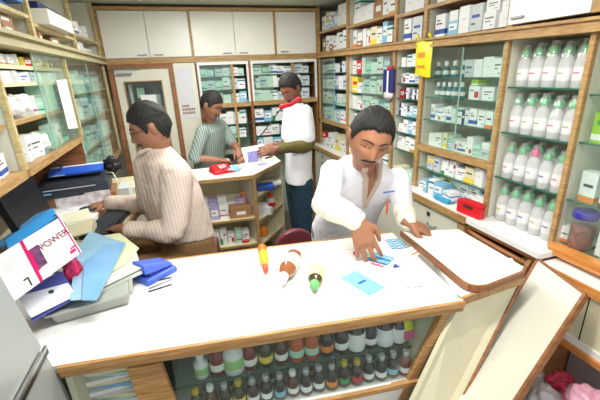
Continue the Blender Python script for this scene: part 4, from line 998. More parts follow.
for i in range(6):
    for j in range(15): ks.box(-.066+.0222*i, -.048+.0222*i, -.19+.0253*j, -.169+.0253*j, .018, .025)
ks.build('keys', CHAR, kb)
ms = thing('computer_mouse', 'grey computer mouse under the seated man\'s far hand', 'mouse', None, at(88, 211, Z=.975)-Vector((0, 0, .0)))
blob('mouse_body', (0, 0, .014), (.045, .028, .016), CHAR, 2, None, .02).parent = ms
tag(MB().box(-.84, -.55, 2.16, 2.50, .921, .972).build('paper_stack', mat('printed paper', (.92, .92, .93), .6, var=.12, scale=30), bevel=.002), 'stack of printed papers under the mouse hand', 'paper')
mo = thing('monitor', 'black computer monitor seen slanted at the left edge', 'monitor')
o, Pm, nm3 = slabpx('bezel', [(-8, 205), (26, 178), (47, 213), (18, 242)], [1.50, 1.90, 1.98, 1.62], .03, BLACK, mo)
def lerp4(s, t): return (Pm[0]*(1-s)+Pm[1]*s)*(1-t)+(Pm[3]*(1-s)+Pm[2]*s)*t
A = [lerp4(.06, .1)-nm3*.002, lerp4(.94, .1)-nm3*.002, lerp4(.94, .9)-nm3*.002, lerp4(.06, .9)-nm3*.002]
MB().add(A+[a+nm3*.001 for a in A], [(0, 1, 2, 3), (7, 6, 5, 4), (0, 4, 5, 1), (1, 5, 6, 2), (2, 6, 7, 3), (3, 7, 4, 0)]).build('screen', mat('dark screen', (.17, .19, .23), .2, var=.1), mo)
bc_ = lerp4(.5, 1); MB().box(bc_.x-.06, bc_.x+.0, bc_.y-.03, bc_.y+.03, .921, bc_.z+.03).build('stand_neck', BLACK, mo); MB().box(bc_.x-.12, bc_.x+.06, bc_.y-.1, bc_.y+.1, .921, .935).build('stand_foot', BLACK, mo)
cts = tag(MB().box(-.87, -.47, 2.46, 2.68, .921, 1.034).build('carton', [PQ]), 'brown cardboard carton under the black printer', 'box')
cw = tag(MB().box(-.81, -.50, 2.449, 2.459, .93, 1.05).build('calendar_card', mat('red and white print', (.90, .86, .88), .6, var=.35, scale=25)), 'white card with red print leaning below the printer', 'card')
prn = thing('printer', 'long black printer with a blue sheet on top by the left wall', 'printer', None, (-.70, 2.52, 1.035), R(6))
PRB = mat('printer shell', (.19, .22, .26), .4)
MB().hexa([(-.20, -.08, 0), (.20, -.08, 0), (.20, .16, 0), (-.20, .16, 0)], [(-.19, -.06, .085), (.19, -.06, .085), (.19, .16, .115), (-.19, .16, .115)]).build('body', PRB, prn, bevel=.012)
MB().box(-.16, .12, -.074, -.06, .052, .056).build('paper_slot', PA, prn); MB().box(-.165, -.12, -.079, -.075, .03, .04).build('badge', PC, prn)
MB().hexa([(-.15, .02, .112), (.16, .0, .112), (.16, .10, .12), (-.15, .12, .12)], [(-.15, .02, .118), (.16, 0, .118), (.16, .10, .126), (-.15, .12, .126)]).build('paper_feed', PRB, prn)
bs = tag(MB().box(-.14, .16, -.015, .14, 0, .012).build('paper_pack', [mat('blue sheet', (.15, .38, .85), .4)]), 'blue and white paper pack lying on the printer', 'paper'); bs.location = (-.69, 2.53, 1.158); bs.rotation_euler = (R(9), 0, R(6)); bs.scale = (1, .75, 1)
MB().box(-.14, .16, .14, .17, 0, .013).build('white_margin', WHITE, bs)
MB().box(-.12, -.05, -.016, -.014, .003, .009).build('white_print', WHITE, bs)
bb = blob('bundle', at(112, 165, D=2.45), (.05, .04, .06), mat('black wrapped goods', (.10, .10, .12), .4, var=.5, scale=30), 13, 'black bundle at the right end of the printer', .4, 'bundle')
MB().tube([at(105, 172, D=2.4), at(113, 173, D=2.35), at(118, 182, D=2.33), at(117, 198, D=2.33)], .004, 8).build('cable', PE, None, True)
tag(bpy.data.objects['cable'], 'cream cable drooping from the right end of the printer', 'cable')
tag(MB().box(-.50, -.40, 2.52, 2.66, .921, 1.03).build('carton', PA), 'grey white box right of the brown carton under the cable', 'box')
dv = thing('card_machine', 'cream desk machine with yellow label and dark screen behind the man', 'machine')
q = at(131, 182, Z=1.0)
box('body', q.x-.09, q.x+.16, q.y-.09, q.y+.10, .921, .985, LAM, dv, .006); box('yellow_label', q.x-.05, q.x+.01, q.y-.05, q.y+.01, .985, .989, PY, dv); box('dark_screen', q.x+.06, q.x+.11, q.y-.03, q.y+.03, .985, .990, CHAR, dv)
for k_ in range(2):
    MB().tube([(-.62-.2*k_, 2.0-.3*k_, 1.342), (-.60-.2*k_, 2.03-.3*k_, 1.31), (-.60-.2*k_, 1.98-.3*k_, 1.30)], .006, 6).build('cable_loop', BLACK)
    o = [ob for ob in bpy.data.objects if ob.name.startswith('cable_loop')][-1]
    tag(o, ['black cable loop hanging under the left open case', 'black cable loop hanging at the left picture edge'][k_], 'cable')

# ---------------------------------------------------------------- back desk
bd = thing('corner_desk', 'white topped corner desk with open cream shelves below', 'desk')
pf = [(-.12, 2.99), (.507, 2.94), (.86, 3.33), (.86, 3.62), (.68, 3.62), (.60, 3.39), (-.12, 3.39)]
MB().prism(pf, .875, .9).build('desktop', TOPW, bd)
em = MB(); em.beam((-.12, 2.985, .885), (.509, 2.935, .885), .012, .03).beam((.509, 2.935, .885), (.865, 3.33, .885), .012, .03); em.build('edge_strip', WOOD, bd)
def vpanel(nm, a, b, z0, z1, th_, m): MB().beam((a[0], a[1], (z0+z1)/2), (b[0], b[1], (z0+z1)/2), th_, z1-z0).build(nm, m, bd)
vpanel('corner_post', (.495, 2.945), (.525, 2.95), 0, .875, .02, WOOD)
vpanel('divider', (.505, 2.96), (.44, 3.3), 0, .875, .015, LAM)
vpanel('side_board', (.86, 3.34), (.70, 3.48), 0, .875, .02, CREAM); vpanel('side_board', (-.11, 3.0), (-.11, 3.35), 0, .875, .015, CREAM)
vpanel('back_board', (-.11, 3.36), (.44, 3.31), 0, .875, .012, CREAM); vpanel('back_board', (.44, 3.31), (.71, 3.50), 0, .875, .012, CREAM)
for z in (.51, .26, .04):
    MB().prism([(-.10, 3.0), (.495, 2.95), (.435, 3.30), (-.10, 3.35)], z-.016, z).build('shelf', CREAM, bd)
    MB().beam((-.10, 2.997, z-.008), (.497, 2.947, z-.008), .008, .018).build('shelf_edge', WOOD, bd)
for z in (.69, .46, .22):
    MB().prism([(.53, 2.975), (.85, 3.335), (.71, 3.48), (.455, 3.30)], z-.014, z).build('shelf', CREAM, bd)
    MB().beam((.53, 2.972, z-.007), (.852, 3.332, z-.007), .008, .016).build('shelf_edge', WOOD, bd)
GD = 'packs on the corner desk shelves'
r5 = random.Random(5)
for lev, (z, hmax, cols, w0) in enumerate(((.51, .14, 5, .075), (.26, .16, 6, .06))):
    for row in range(2 if lev == 0 else 1):
        for c in range(cols):
            if lev == 0 and row == 0 and c > 2: continue
            x = .08+c*(w0+.006)+(.0); y = 3.04+.0-.0*c+row*.09-.08*(x)/1.0*.9
            k = [7, 12, 7, 7, 12][c % 5] if lev == 0 else [1, 15, 8, 1, 2, 4][c % 6]
            put_box(k, (x, y+.04, z), (w0, .07, hmax*(.6+.35*r5.random())*(1.35 if row else 1)), -.08, '%s, %s from left, %s row, %s corner desk shelf' % (DES[k][0], ORD[c+1], ['front', 'rear'][row], ['upper', 'lower'][lev]), GD)
br = tag(MB().box(-.095, .095, -.06, .06, 0, .10).build('carton', PQ, bevel=.002), 'brown cardboard box with white label on the corner desk shelf', 'box'); br.location = (.385, 3.045, .511); br.rotation_euler = (0, 0, -.08)
MB().box(-.04, .04, -.0615, -.06, .03, .06).build('label', WHITE, br)
jj = put_bottle(bottle_parts(mat('reddish clear jar', (.72, .52, .46), .2), mat('light orange lid', (.85, .50, .35), .4), LBLW, .05, .18, .12, (.35, .55)), (.44, 3.17, .511), 'tall reddish jar with orange lid on the corner desk shelf', None, name='jar', cat='jar')
jj2 = put_bottle(bottle_parts(mat('milky jar', (.86, .80, .78), .3), mat('red lid', (.85, .12, .12), .4), PR, .04, .15, .22, (.2, .6)), (.71, 3.24, .461), 'milky jar with red lid on the angled shelves of the corner desk', None, name='jar', cat='jar')
put_box(15, (.60, 3.13, .461), (.09, .08, .10), R(48), 'white box left of the red lidded jar on the corner desk', None); put_box(4, (.66, 3.10, .461), (.04, .05, .07), R(48), 'small white pack in front of the red lidded jar', None)
tag(MB().box(-.08, .08, -.06, .06, 0, .05).build('blue_bundle', PB, bevel=.01), 'blue bundle on the top angled shelf of the corner desk', 'bundle').location = (.65, 3.16, .691)
tag(MB().box(-.09, .09, -.06, .06, 0, .03).build('paper_stack', WHITE, bevel=.003), 'white papers on the top angled shelf beside the blue bundle', 'paper').location = (.74, 3.30, .691)
blob('orange_packet', (.60, 3.16, .27), (.05, .04, .06), PO, 17, 'orange round packet on the lower angled shelf of the corner desk', .15, 'packet')
blob('red_packet', (.40, 3.0, .275), (.035, .02, .014), PR, 18, 'small red packet at the right end of the lower desk shelf', .1, 'packet')
# desk-top things
RDP = mat('red telephone plastic', (.80, .10, .16), .35)
tl = thing('telephone', 'red desk telephone base on the corner desk', 'telephone', None, (.275, 3.16, .901), R(15))
MB().hexa([(-.10, -.08, 0), (.10, -.08, 0), (.10, .09, 0), (-.10, .09, 0)], [(-.085, -.06, .035), (.085, -.06, .035), (.08, .08, .06), (-.08, .08, .06)]).build('base', RDP, tl, bevel=.008)
kp = MB()
for i in range(3):
    for j in range(4): kp.lathe([(.008, 0), (.007, .006)], (-.02+i*.024, -.04+j*.022, .045+j*.003), 8)
kp.build('keypad', WPL, tl)
q = at(231, 168, Z=.93); sb_ = blob('cloth', (q.x, q.y, .92), (.085, .05, .022), mat('light blue cloth', (.52, .76, .85), .7), 31, 'light blue crumpled cloth beside the red telephone', .3, 'cloth')
for (px, py, w, d, rz, m, lab) in ((255, 168, .20, .03, .3, WHITE, 'narrow white paper strip on the corner desk edge'), (248, 163, .16, .12, -.2, WHITE, 'white paper sheet lying on the corner desk'), (262, 164, .09, .06, .5, PV, 'lilac card on the corner desk'), (222, 160, .14, .10, .1, mat('light paper', (.88, .88, .88), .6), 'pale notepad between the striped shirt man and the telephone')):
    p = at(px, py, Z=.905); o = MB().box(-w/2, w/2, -d/2, d/2, 0, .006).build('paper_sheet', m); o.location = (p.x, p.y, .9008); o.rotation_euler = (0, 0, rz); tag(o, lab, 'paper')

# ---------------------------------------------------------------- chairs
MAR = mat('maroon rexine', (.42, .16, .20), .4)
def chair(px, py, w, rz, lab, dy):
    p = at(px, py, Y=dy)
    t = thing('chair', lab, 'chair', None, (p.x, p.y, 0), rz)
    top = p.z
    prof = []
    for k in range(13):
        a = PI*k/12; prof.append((w/2*math.cos(a), top-.16+.16*math.sin(a)**.8))
    pts = [(w/2, top-.34)]+prof+[(-w/2, top-.34)]
    vs = [(x, -.02, z) for x, z in pts]+[(x, .025, z) for x, z in pts]; n = len(pts)
    MB().add(vs, [tuple(range(n)), tuple(range(2*n-1, n-1, -1))]+[(i, n+i, n+(i+1) % n, (i+1) % n) for i in range(n)]).build('backrest', MAR, t, bevel=.01)
    st = top-.42
    MB().prism([(.2*math.cos(a*PI/8)*1.0, -.19+.2*math.sin(a*PI/8)) for a in range(16)], st-.05, st).build('seat', MAR, t, bevel=.01)
    for sx in (-.15, .15):
        for sy in (-.33, -.05): MB().tube([(sx, sy, 0), (sx*.9, sy, st-.05)], .012, 8).build('leg', METAL, t)
    MB().box(-.02, .02, .0, .03, st-.05, top-.2).build('back_support', METAL, t)
chair(294, 229, .27, PI, 'maroon backed chair standing empty behind the middle of the counter', 1.93)
chair(213, 238, .20, R(-100), 'maroon chair of the seated man, backrest behind his hips', 2.05)
chair(331, 232, .0001+.14, PI, 'dark chair partly hidden behind the white coated man', 2.15) if False else None
# ---------------------------------------------------------------- people
def remeshed(mb, name, mats, parent, vox, smooth=3, wr=0., wsc=10., seed=0, assign=None, tagd=None):
    me = bpy.data.meshes.new('src'); me.from_pydata(mb.v, [], mb.f); me.update()
    bm = bmesh.new(); bm.from_mesh(me); bmesh.ops.recalc_face_normals(bm, faces=bm.faces); bm.to_mesh(me); bm.free()
    ob = bpy.data.objects.new('src', me); C.objects.link(ob)
    r = ob.modifiers.new('r', 'REMESH'); r.mode = 'VOXEL'; r.voxel_size = vox
    s = ob.modifiers.new('s', 'SMOOTH'); s.iterations = smooth; s.factor = .5
    dg = bpy.context.evaluated_depsgraph_get(); m2 = bpy.data.meshes.new_from_object(ob.evaluated_get(dg))
    bpy.data.objects.remove(ob)
    if wr:
        for v in m2.vertices:
            c = v.co
            n_ = noise.noise(Vector((c.x*wsc, c.y*wsc, c.z*wsc*.6))+Vector((seed, 0, 0)))+.5*abs(noise.noise(c*wsc*2.1+Vector((0, seed, 0))))
            v.co = c+v.normal*wr*n_
    m2.materials.clear()
    for m in (mats if isinstance(mats, list) else [mats]): m2.materials.append(m)
    if assign:
        for p in m2.polygons: p.material_index = assign(p.center, p.normal)
    m2.polygons.foreach_set('use_smooth', [True]*len(m2.polygons)); m2.update()
    o = bpy.data.objects.new(name, m2); C.objects.link(o)
    if parent: o.parent = parent
    return o
def loft(mb, secs, n=24, ex=2.4):
    """secs: (centre, side vector, front vector, half width, half depth)"""
    rings = []
    for c, s, f, rw, rd in secs:
        c, s, f = Vector(c), Vector(s).normalized(), Vector(f).normalized()
        ring = []
        for k in range(n):
            a = 2*PI*k/n; x, y = math.cos(a), math.sin(a)
            q = (abs(x)**ex+abs(y)**ex)**(-1/ex)
            ring.append(c+s*rw*x*q+f*rd*y*q)
        rings.append(ring)
    vs = [v for g in rings for v in g]
    fs = [tuple(range(n-1, -1, -1)), tuple(range((len(secs)-1)*n, len(secs)*n))]
    for i in range(len(secs)-1):
        for k in range(n): fs.append((i*n+k, i*n+(k+1) % n, (i+1)*n+(k+1) % n, (i+1)*n+k))
    mb.add(vs, fs)
def limb(mb, pts, rads, n=14, sub=5):
    """smooth tapering limb through joints with rounded ends"""
    P = []; Rr = []
    for i in range(len(pts)-1):
        for k in range(sub):
            t = k/sub; P.append(Vector(pts[i]).lerp(Vector(pts[i+1]), t)); Rr.append(rads[i]*(1-t)+rads[i+1]*t)
    P.append(Vector(pts[-1])); Rr.append(rads[-1])
    # round the bends
    for _ in range(1):
        Q = [P[0]]+[(P[i-1]+P[i]*2+P[i+1])/4 for i in range(1, len(P)-1)]+[P[-1]]; P = Q
    d0 = (P[0]-P[1]).normalized(); d1 = (P[-1]-P[-2]).normalized()
    P = [P[0]+d0*Rr[0]*.8, P[0]+d0*Rr[0]*.5]+P+[P[-1]+d1*Rr[-1]*.5, P[-1]+d1*Rr[-1]*.8]; Rr = [Rr[0]*.45, Rr[0]*.85]+Rr+[Rr[-1]*.85, Rr[-1]*.45]
    mb.tube(P, Rr, n)
def G(x, s): return math.exp(-(x/s)**2)
def sstep(a, b, x):
    t = max(0, min(1, (x-a)/(b-a))); return t*t*(3-2*t)
def headpt(th, ph):
    sx, cy, cz = math.sin(th)*math.sin(ph), math.sin(th)*math.cos(ph), math.cos(th)
    x, y, z = .0745*sx, .095*cy, .118*cz
    lo = max(0, -z/.118)
    x *= 1-.30*lo**1.6
    if z > 0: x *= 1+.02*z/.118
    if y < 0: y *= 1-.50*sstep(.1, .95, lo)
    else:
        y *= .97
        y += .012*sstep(.3, .9, lo)*(cy > 0)*math.cos(ph)**2
    fr_ = sstep(0, .6, cy) if cy > 0 else 0
    if fr_ > 0:
        y += .024*G(x, .0125)*sstep(.022, -.030, z)*sstep(-.052, -.036, z)*fr_          # nose
        y += .006*G(x, .024)*G(z+.036, .012)*fr_
        y += .006*G(z-.028, .012)*G(x, .05)*fr_                                         # brow
        y -= .011*G(abs(x)-.031, .016)*G(z-.004, .016)*fr_                             # sockets
        y += .007*G(abs(x)-.040, .018)*G(z+.024, .02)*fr_                              # cheeks
        y += .0085*G(x, .024)*G(z+.066, .0085)*fr_ - .004*G(x, .03)*G(z+.0745, .003)*fr_ # lips
        y += .0065*G(x, .026)*G(z+.082, .0075)*fr_
        y += .009*G(x, .022)*G(z+.106, .013)*fr_                                        # chin
    return Vector((x, y, z))
class Head:
    def __init__(s, c, f, u, sc=1., wx=1.):
        s.wx = wx; s.c = Vector(c); s.f = Vector(f).normalized(); u = Vector(u); s.r = s.f.cross(u).normalized(); s.u = s.r.cross(s.f).normalized(); s.sc = sc
    def w(s, p): return s.c+(s.r*p[0]*s.wx+s.f*p[1]+s.u*p[2])*s.sc
    def local(s, q):
        d = (Vector(q)-s.c)/s.sc; return Vector((d.dot(s.r), d.dot(s.f), d.dot(s.u)))
    def grid(s, mb, fn, nt=48, np_=64):
        vs = [s.w(fn(0, 0))]
        for i in range(1, nt):
            for j in range(np_): vs.append(s.w(fn(PI*i/nt, 2*PI*j/np_-PI)))
        vs.append(s.w(fn(PI, 0)))
        fs = [(0, 1+(j+1) % np_, 1+j) for j in range(np_)]
        for i in range(nt-2):
            for j in range(np_): a = 1+i*np_+j; b = 1+i*np_+(j+1) % np_; fs.append((a, b, b+np_, a+np_))
        L = 1+(nt-2)*np_; fs += [(L+j, L+(j+1) % np_, len(vs)-1) for j in range(np_)]
        mb.add(vs, fs)
    def surf(s, x, z):
        """front surface point at local x,z"""
        th, ph = math.acos(max(-1, min(1, z/.118))), 0
        for _ in range(6):
            p = headpt(th, ph)
            ph += (x-p.x)/.085; th -= (z-p.z)/.118
            ph = max(-1.5, min(1.5, ph)); th = max(.05, min(3.05, th))
        return headpt(th, ph)
    def build(s, body):
        s.grid(body, headpt)
        for sg in (-1, 1):   # ears
            vs = []; n1, n2 = 8, 12
            m = MB()
            T = Matrix.Translation((sg*.076, -.012, -.004)) @ Matrix.Rotation(R(-22)*sg, 4, 'Z') @ Matrix.Rotation(R(-8), 4, 'X')
            prof = [(.001, -.031), (.010, -.028), (.014, -.018), (.018, 0), (.020, .014), (.015, .026), (.001, .032)]
            for r_, z_ in prof:
                for k in range(n2): vs.append(s.w(T @ Vector((.0075*math.cos(2*PI*k/n2)*(r_/.02+.1), r_*math.sin(2*PI*k/n2), z_))))
            fs = [tuple(range(n2-1, -1, -1)), tuple(range((len(prof)-1)*n2, len(prof)*n2))]
            for i in range(len(prof)-1):
                for k in range(n2): fs.append((i*n2+k, i*n2+(k+1) % n2, (i+1)*n2+(k+1) % n2, (i+1)*n2+k))
            body.add(vs, fs)
    def hair(s, parent, m, fringe=.062, vol=.012, low=-.085, seed=0, side=.0):
        def hl(ph):
            a = abs(ph)
            pts = [(0, fringe), (.55, fringe-.004), (.95, fringe-.022), (1.12, .012), (1.25, -.008+side), (1.42, .0+side), (1.52, .022), (1.75, -.020), (2.1, -.060), (PI, low)]
            for (a0_, z0_), (a1_, z1_) in zip(pts[:-1], pts[1:]):
                if a <= a1_: return z0_+(z1_-z0_)*(a-a0_)/(a1_-a0_)
            return low
        def fn(th, ph):
            p = headpt(th, ph); nrm_ = Vector((p.x/.0745**2, p.y/.095**2, p.z/.118**2)).normalized()
            h = hl(ph)+.007*noise.noise(p*60+Vector((9, seed, 0)))+.004*noise.noise(p*140+Vector((seed, 9, 0))); t = sstep(h-.003, h+.008, p.z)
            top = sstep(.0, .1, p.z)
            nn = noise.noise(Vector((p.x*130, p.y*40, p.z*40))+Vector((seed, 0, 0)))*.0035+noise.noise(p*16+Vector((seed, 3, 0)))*.0035
            return p+nrm_*((-.012)*(1-t)+t*(vol*(.45+.45*top)+nn))
        mb = MB(); s.grid(mb, fn, 72, 96)
        return mb.build('hair', m, parent, True)
    def face_kids(s, parent, iris, brow, moustache=True, closed=False, glasses=False, lipm=None):
        for sg in (-1, 1):
            c = s.surf(sg*.031, .003); c = Vector((c.x, c.y-.0085, c.z))
            e = MB(); e.lathe([(.0005, -.0115), (.006, -.0098), (.0100, -.0055), (.0115, 0), (.0100, .0055), (.006, .0098), (.0005, .0115)], n=16)
            T = Matrix.Translation(c); e.v = [tuple(s.w(T @ Vector(v))) for v in e.v]
            eo = e.build('eye', mat('eye white', (.88, .86, .82), .2), parent, True)
            i_ = MB(); zz = -.004 if closed else 0
            i_.lathe([(.0005, .0), (.0048, .0), (.0048, .0012), (.0005, .0018)], n=14)
            T2 = Matrix.Translation(c+Vector((0, .0107, zz))) @ Matrix.Rotation(-PI/2, 4, 'X'); i_.v = [tuple(s.w(T2 @ Vector(v))) for v in i_.v]
            i_.build('iris', iris, eo, True)
            # eyelid
            l = MB(); pts = []
            zdrop = -.0055 if closed else .0045
            for k in range(9):
                a = -1+2*k/8; x = sg*.031+a*.0165; p = s.surf(x, .003); pts.append(s.w((x, p.y+.0012-.0015*a*a+.0002, .003+zdrop*(1-a*a))))
            l.tube(pts, .0013*s.sc, 6); l.build('eyelash', brow, parent, True)
            if closed:
                ll = MB(); vs = []; fs = []
                for jj in range(4):
                    for k in range(9):
                        a = -1+2*k/8; x = sg*.031+a*.0160; zt = .003+.011*(1-a*a)*.9; zb = .003+zdrop*(1-a*a); t = jj/3; z__ = zt*(1-t)+zb*t
                        p = s.surf(x, z__); vs.append(s.w((x, max(p.y, c.y+math.sqrt(max(0, .0120**2-(x-c.x)**2-(z__-c.z)**2)))+.0004, z__)))
                for jj in range(3):
                    for k in range(8): fs.append((jj*9+k, jj*9+k+1, (jj+1)*9+k+1, (jj+1)*9+k))
                ll.add(vs, fs); ll.build('eyelid', lipm[1], parent, True)
            b = MB(); pts = []; rs = []
            for k in range(9):
                a = k/8; x = sg*(.012+.036*a); z = .024+.006*math.sin(PI*a*.8)-.004*a; p = s.surf(x, z); pts.append(s.w((x, p.y+.0008, z))); rs.append((.0034-.002*a)*s.sc)
            b.tube(pts, rs, 6); b.build('eyebrow', brow, parent, True)
        if moustache:
            b = MB(); pts = []; rs = []
            for k in range(13):
                a = -1+2*k/12; x = .028*a; z = -.0545-.008*a*a; p = s.surf(x, z); pts.append(s.w((x, p.y+.0005, z))); rs.append((.0048*(1-.75*abs(a)**2)+.0005)*s.sc)
            b.tube(pts, rs, 8); b.build('moustache', brow, parent, True)
        # mouth
        b = MB()
        for (z0, rr) in ((-.0675, .0030), (-.0795, .0040)):
            pts = []; rs = []
            for k in range(11):
                a = -1+2*k/10; x = .023*a; z = z0+(.003 if z0 > -.07 else -.0)*(-a*a)+(.004*a*a if z0 < -.07 else 0); p = s.surf(x, z); pts.append(s.w((x, p.y-.0005, z))); rs.append(rr*(1-.7*a*a)*s.sc)
            b.tube(pts, rs, 8)
        b.build('lips', lipm[0], parent, True)
        if glasses:
            g = MB()
            for sg in (-1, 1):
                pts = []
                for k in range(21):
                    a = 2*PI*k/20; x = sg*.032+.023*math.cos(a); z = .0+.016*math.sin(a); pts.append(s.w((x, .099-.10*x*x/.075, z)))
                g.tube(pts, .0013*s.sc, 6)
                g.tube([s.w((sg*.055, .094, .004)), s.w((sg*.074, .07, .006)), s.w((sg*.080, -.005, .008))], .0013*s.sc, 6)
            g.tube([s.w((-.009, .1, .004)), s.w((0, .102, .007)), s.w((.009, .1, .004))], .0013*s.sc, 6)
            g.build('glasses', BLACK, parent, True)
def hand(mb, w, F_, N_, curls, thumb_side, sc=1., thumb_close=.3, fan=.08):
    """w wrist; F_ towards the fingers; N_ out of the palm; thumb_side +1/-1 along F x N"""
    F_ = Vector(F_).normalized(); N_ = Vector(N_); N_ = (N_-F_*N_.dot(F_)).normalized(); S = F_.cross(N_).normalized()*thumb_side
    w = Vector(w)
    L = .088*sc
    loft(mb, [(w-F_*.03*sc, S, N_, .026*sc, .019*sc), (w, S, N_, .027*sc, .018*sc), (w+F_*L*.35, S, N_, .036*sc, .017*sc), (w+F_*L*.8, S, N_, .041*sc, .0145*sc), (w+F_*L, S, N_, .040*sc, .011*sc)], 20, 2.6)
    lens = [.072, .080, .075, .058]
    for i, l in enumerate(lens):
        off = (.030-.0205*i)*sc; base = w+F_*(L-.012*sc)+S*off
        d = (F_+S*(fan*(1.5-i))).normalized(); c = curls[i] if isinstance(curls, (list, tuple)) else curls
        p = base; pts = [p]; dd = d
        for k, fr_ in enumerate((.55, .30, .24)):
            q = Matrix.Rotation(-c*(.7 if k == 0 else 1), 3, (dd.cross(N_)).normalized()) if True else None
            ax = dd.cross(N_).normalized(); dd = (Matrix.Rotation(c*(.7 if k == 0 else 1), 3, ax) @ dd).normalized()
            N_i = N_
            p = p+dd*l*sc*fr_*1.1; pts.append(p)
        limb(mb, pts, [.0098*sc, .0090*sc, .0082*sc, .0068*sc], 10, 4)
    tb = w+F_*.022*sc+S*.026*sc+N_*.004*sc
    d = (F_*.62+S*.72+N_*.25).normalized(); d2 = (F_*.9+S*(.35-thumb_close)+N_*(.25+thumb_close*.4)).normalized()
    limb(mb, [tb-d*.01*sc, tb+d*.036*sc, tb+d*.036*sc+d2*.032*sc, tb+d*.036*sc+d2*.055*sc], [.0135*sc, .0115*sc, .0098*sc, .008*sc], 10, 4)
HAIR = mat('black hair', (.085, .075, .07), .75, var=.4, scale=90, bump=.5)
IRIS = mat('dark iris', (.09, .05, .04), .15)
def skinset(n, rgb, lip):
    return mat('skin '+n, rgb, .5, var=.07, scale=25), mat('lips '+n, lip, .45), mat('eyelid '+n, tuple(v*.93 for v in rgb), .5)
def Hd(h, parent, skin, **k): pass

# ---- man in the white coat at the counter
S1, LP1, EL1 = skinset('tan', (.65, .44, .32), (.56, .32, .28))
h1 = Head(at(370, 138, D=1.60), (-.26, -.88, -.34), (.17, -.30, .94), 1.12, 1.10)
body = MB(); h1.build(body)
shR, shL = at(334, 171, D=1.80), at(398, 178, D=1.88)
elR, wrR = at(325, 203, D=1.68), at(358, 221, D=1.55)
elL, wrL = at(402, 208, D=1.93), at(408, 222, Z=.985)
tipR = at(371, 262, Z=.915)
nb1 = (shR+shL)/2+Vector((0, .03, .06)); pel = nb1+Vector((-.02, .22, -.47)); wst = nb1.lerp(pel, .72)
sd = (shL-shR).normalized(); frn = Vector((0, 0, 1)).cross(sd).normalized()
if frn.y > 0: frn = -frn
chest = nb1.lerp(wst, .38); nkt = h1.w((0, -.012, -.075))
limb(body, [nb1-Vector((0, 0, .04)), nkt], [.062, .050])
loft(body, [(pel, sd, frn, .15, .10), (wst, sd, frn, .14, .095), (chest, sd, frn, .165, .11), (nb1-Vector((0, 0, .05)), sd, frn, .16, .085), (nb1, sd, frn, .08, .06)])
limb(body, [shR, elR, wrR], [.056, .046, .032]); limb(body, [shL, elL, wrL], [.056, .046, .031])
fR = (tipR-wrR).normalized()
camdir = (Vector((0, 0, H))-wrR).normalized()
hand(body, wrR, fR, -camdir+Vector((.1, .25, 0)), [.30, .22, .26, .35], 1, 1.22, .35, .12)
fL = (at(426, 230, Z=.945)-wrL); hand(body, wrL, fL, (0.05, .05, -1), [.35, .38, .42, .45], -1, 1.15, .2, .06)
hipR, hipL = pel+(-sd)*.09, pel+sd*.09
for hp in (hipR, hipL): limb(body, [hp, Vector((hp.x, hp.y+.02, .45)), Vector((hp.x, hp.y+.06, .08))], [.085, .058, .04]); limb(body, [Vector((hp.x, hp.y+.08, .04)), Vector((hp.x, hp.y-.12, .035))], [.035, .03])
p1 = remeshed(body, 'person', [S1], None, .0055, 2)
tag(p1, 'man with moustache in white coat leaning over the counter, reaching for blister packs', 'person')
h1.hair(p1, HAIR, .068, .013, -.085, 1); h1.face_kids(p1, IRIS, HAIR, True, True, False, (LP1, EL1))
coat = MB()
WCM = mat('white coat cotton', (.93, .93, .96), .8, var=.02, scale=8)
loft(coat, [(pel-Vector((0, 0, .25)), sd, frn, .20, .15), (pel, sd, frn, .19, .14), (wst, sd, frn, .175, .125), (chest, sd, frn, .195, .135), (nb1-Vector((0, 0, .06)), sd, frn, .185, .108), (nb1-Vector((0, 0, .01)), sd, frn, .13, .085), (nb1+Vector((0, 0, .025)), sd, frn, .075, .065)])
limb(coat, [shR+Vector((0, 0, -.005)), elR, elR.lerp(wrR, .80)], [.066, .058, .044], 18); limb(coat, [shL, elL, elL.lerp(wrL, .82)], [.066, .056, .042], 18)
def coat_assign(c, n):
    d = c-nb1; s_ = d.dot(sd); t_ = -d.z; f_ = d.dot(frn)
    if f_ > .03 and -.02 < t_ < .30:
        w_ = .030*(1-t_/.30)+.004
        if abs(s_+.0) < w_: return 2 if t_ < .24 else 0
        if abs(s_) < w_+.028 and t_ < .22: return 1
    return 0
wc1 = remeshed(coat, 'white_coat', [WCM], p1, .009, 4, .009, 9, 2)
from mathutils.bvhtree import BVHTree
bv_ = BVHTree.FromPolygons([v.co.copy() for v in wc1.data.vertices], [tuple(p.vertices) for p in wc1.data.polygons])
bvb_ = BVHTree.FromPolygons([v.co.copy() for v in p1.data.vertices], [tuple(p.vertices) for p in p1.data.polygons])
def ribbon(name, m, f0_, f1_, t0, t1, lift, nt=14, ns=6):
    vs = []; fs = []
    for i in range(nt+1):
        t = t0+(t1-t0)*i/nt
        for j in range(ns+1):
            s_ = f0_(t)+(f1_(t)-f0_(t))*j/ns; o_ = nb1+sd*s_-Vector((0, 0, t))+frn*.5
            h_ = bv_.ray_cast(o_, -frn)[0]; h2 = bvb_.ray_cast(o_, -frn)[0]
            if h_ is None or (h2 is not None and (h2-o_).length < (h_-o_).length): h_ = h2 if h2 is not None else o_-frn*.42
            vs.append(h_+frn*lift)
    n_ = len(vs); vs += [v-frn*.006 for v in vs]
    for i in range(nt):
        for j in range(ns):
            a = i*(ns+1)+j; fs += [(a, a+1, a+ns+2, a+ns+1), (n_+a, n_+a+ns+1, n_+a+ns+2, n_+a+1)]
    return MB().add(vs, fs).build(name, m, p1, True)
BC_ = mat('beige collar', (.80, .72, .66), .8)
wv = lambda t: .034*(1-max(0, t)/.20)
ribbon('open_neck', S1, lambda t: -wv(t), lambda t: wv(t), -.01, .20, .003)
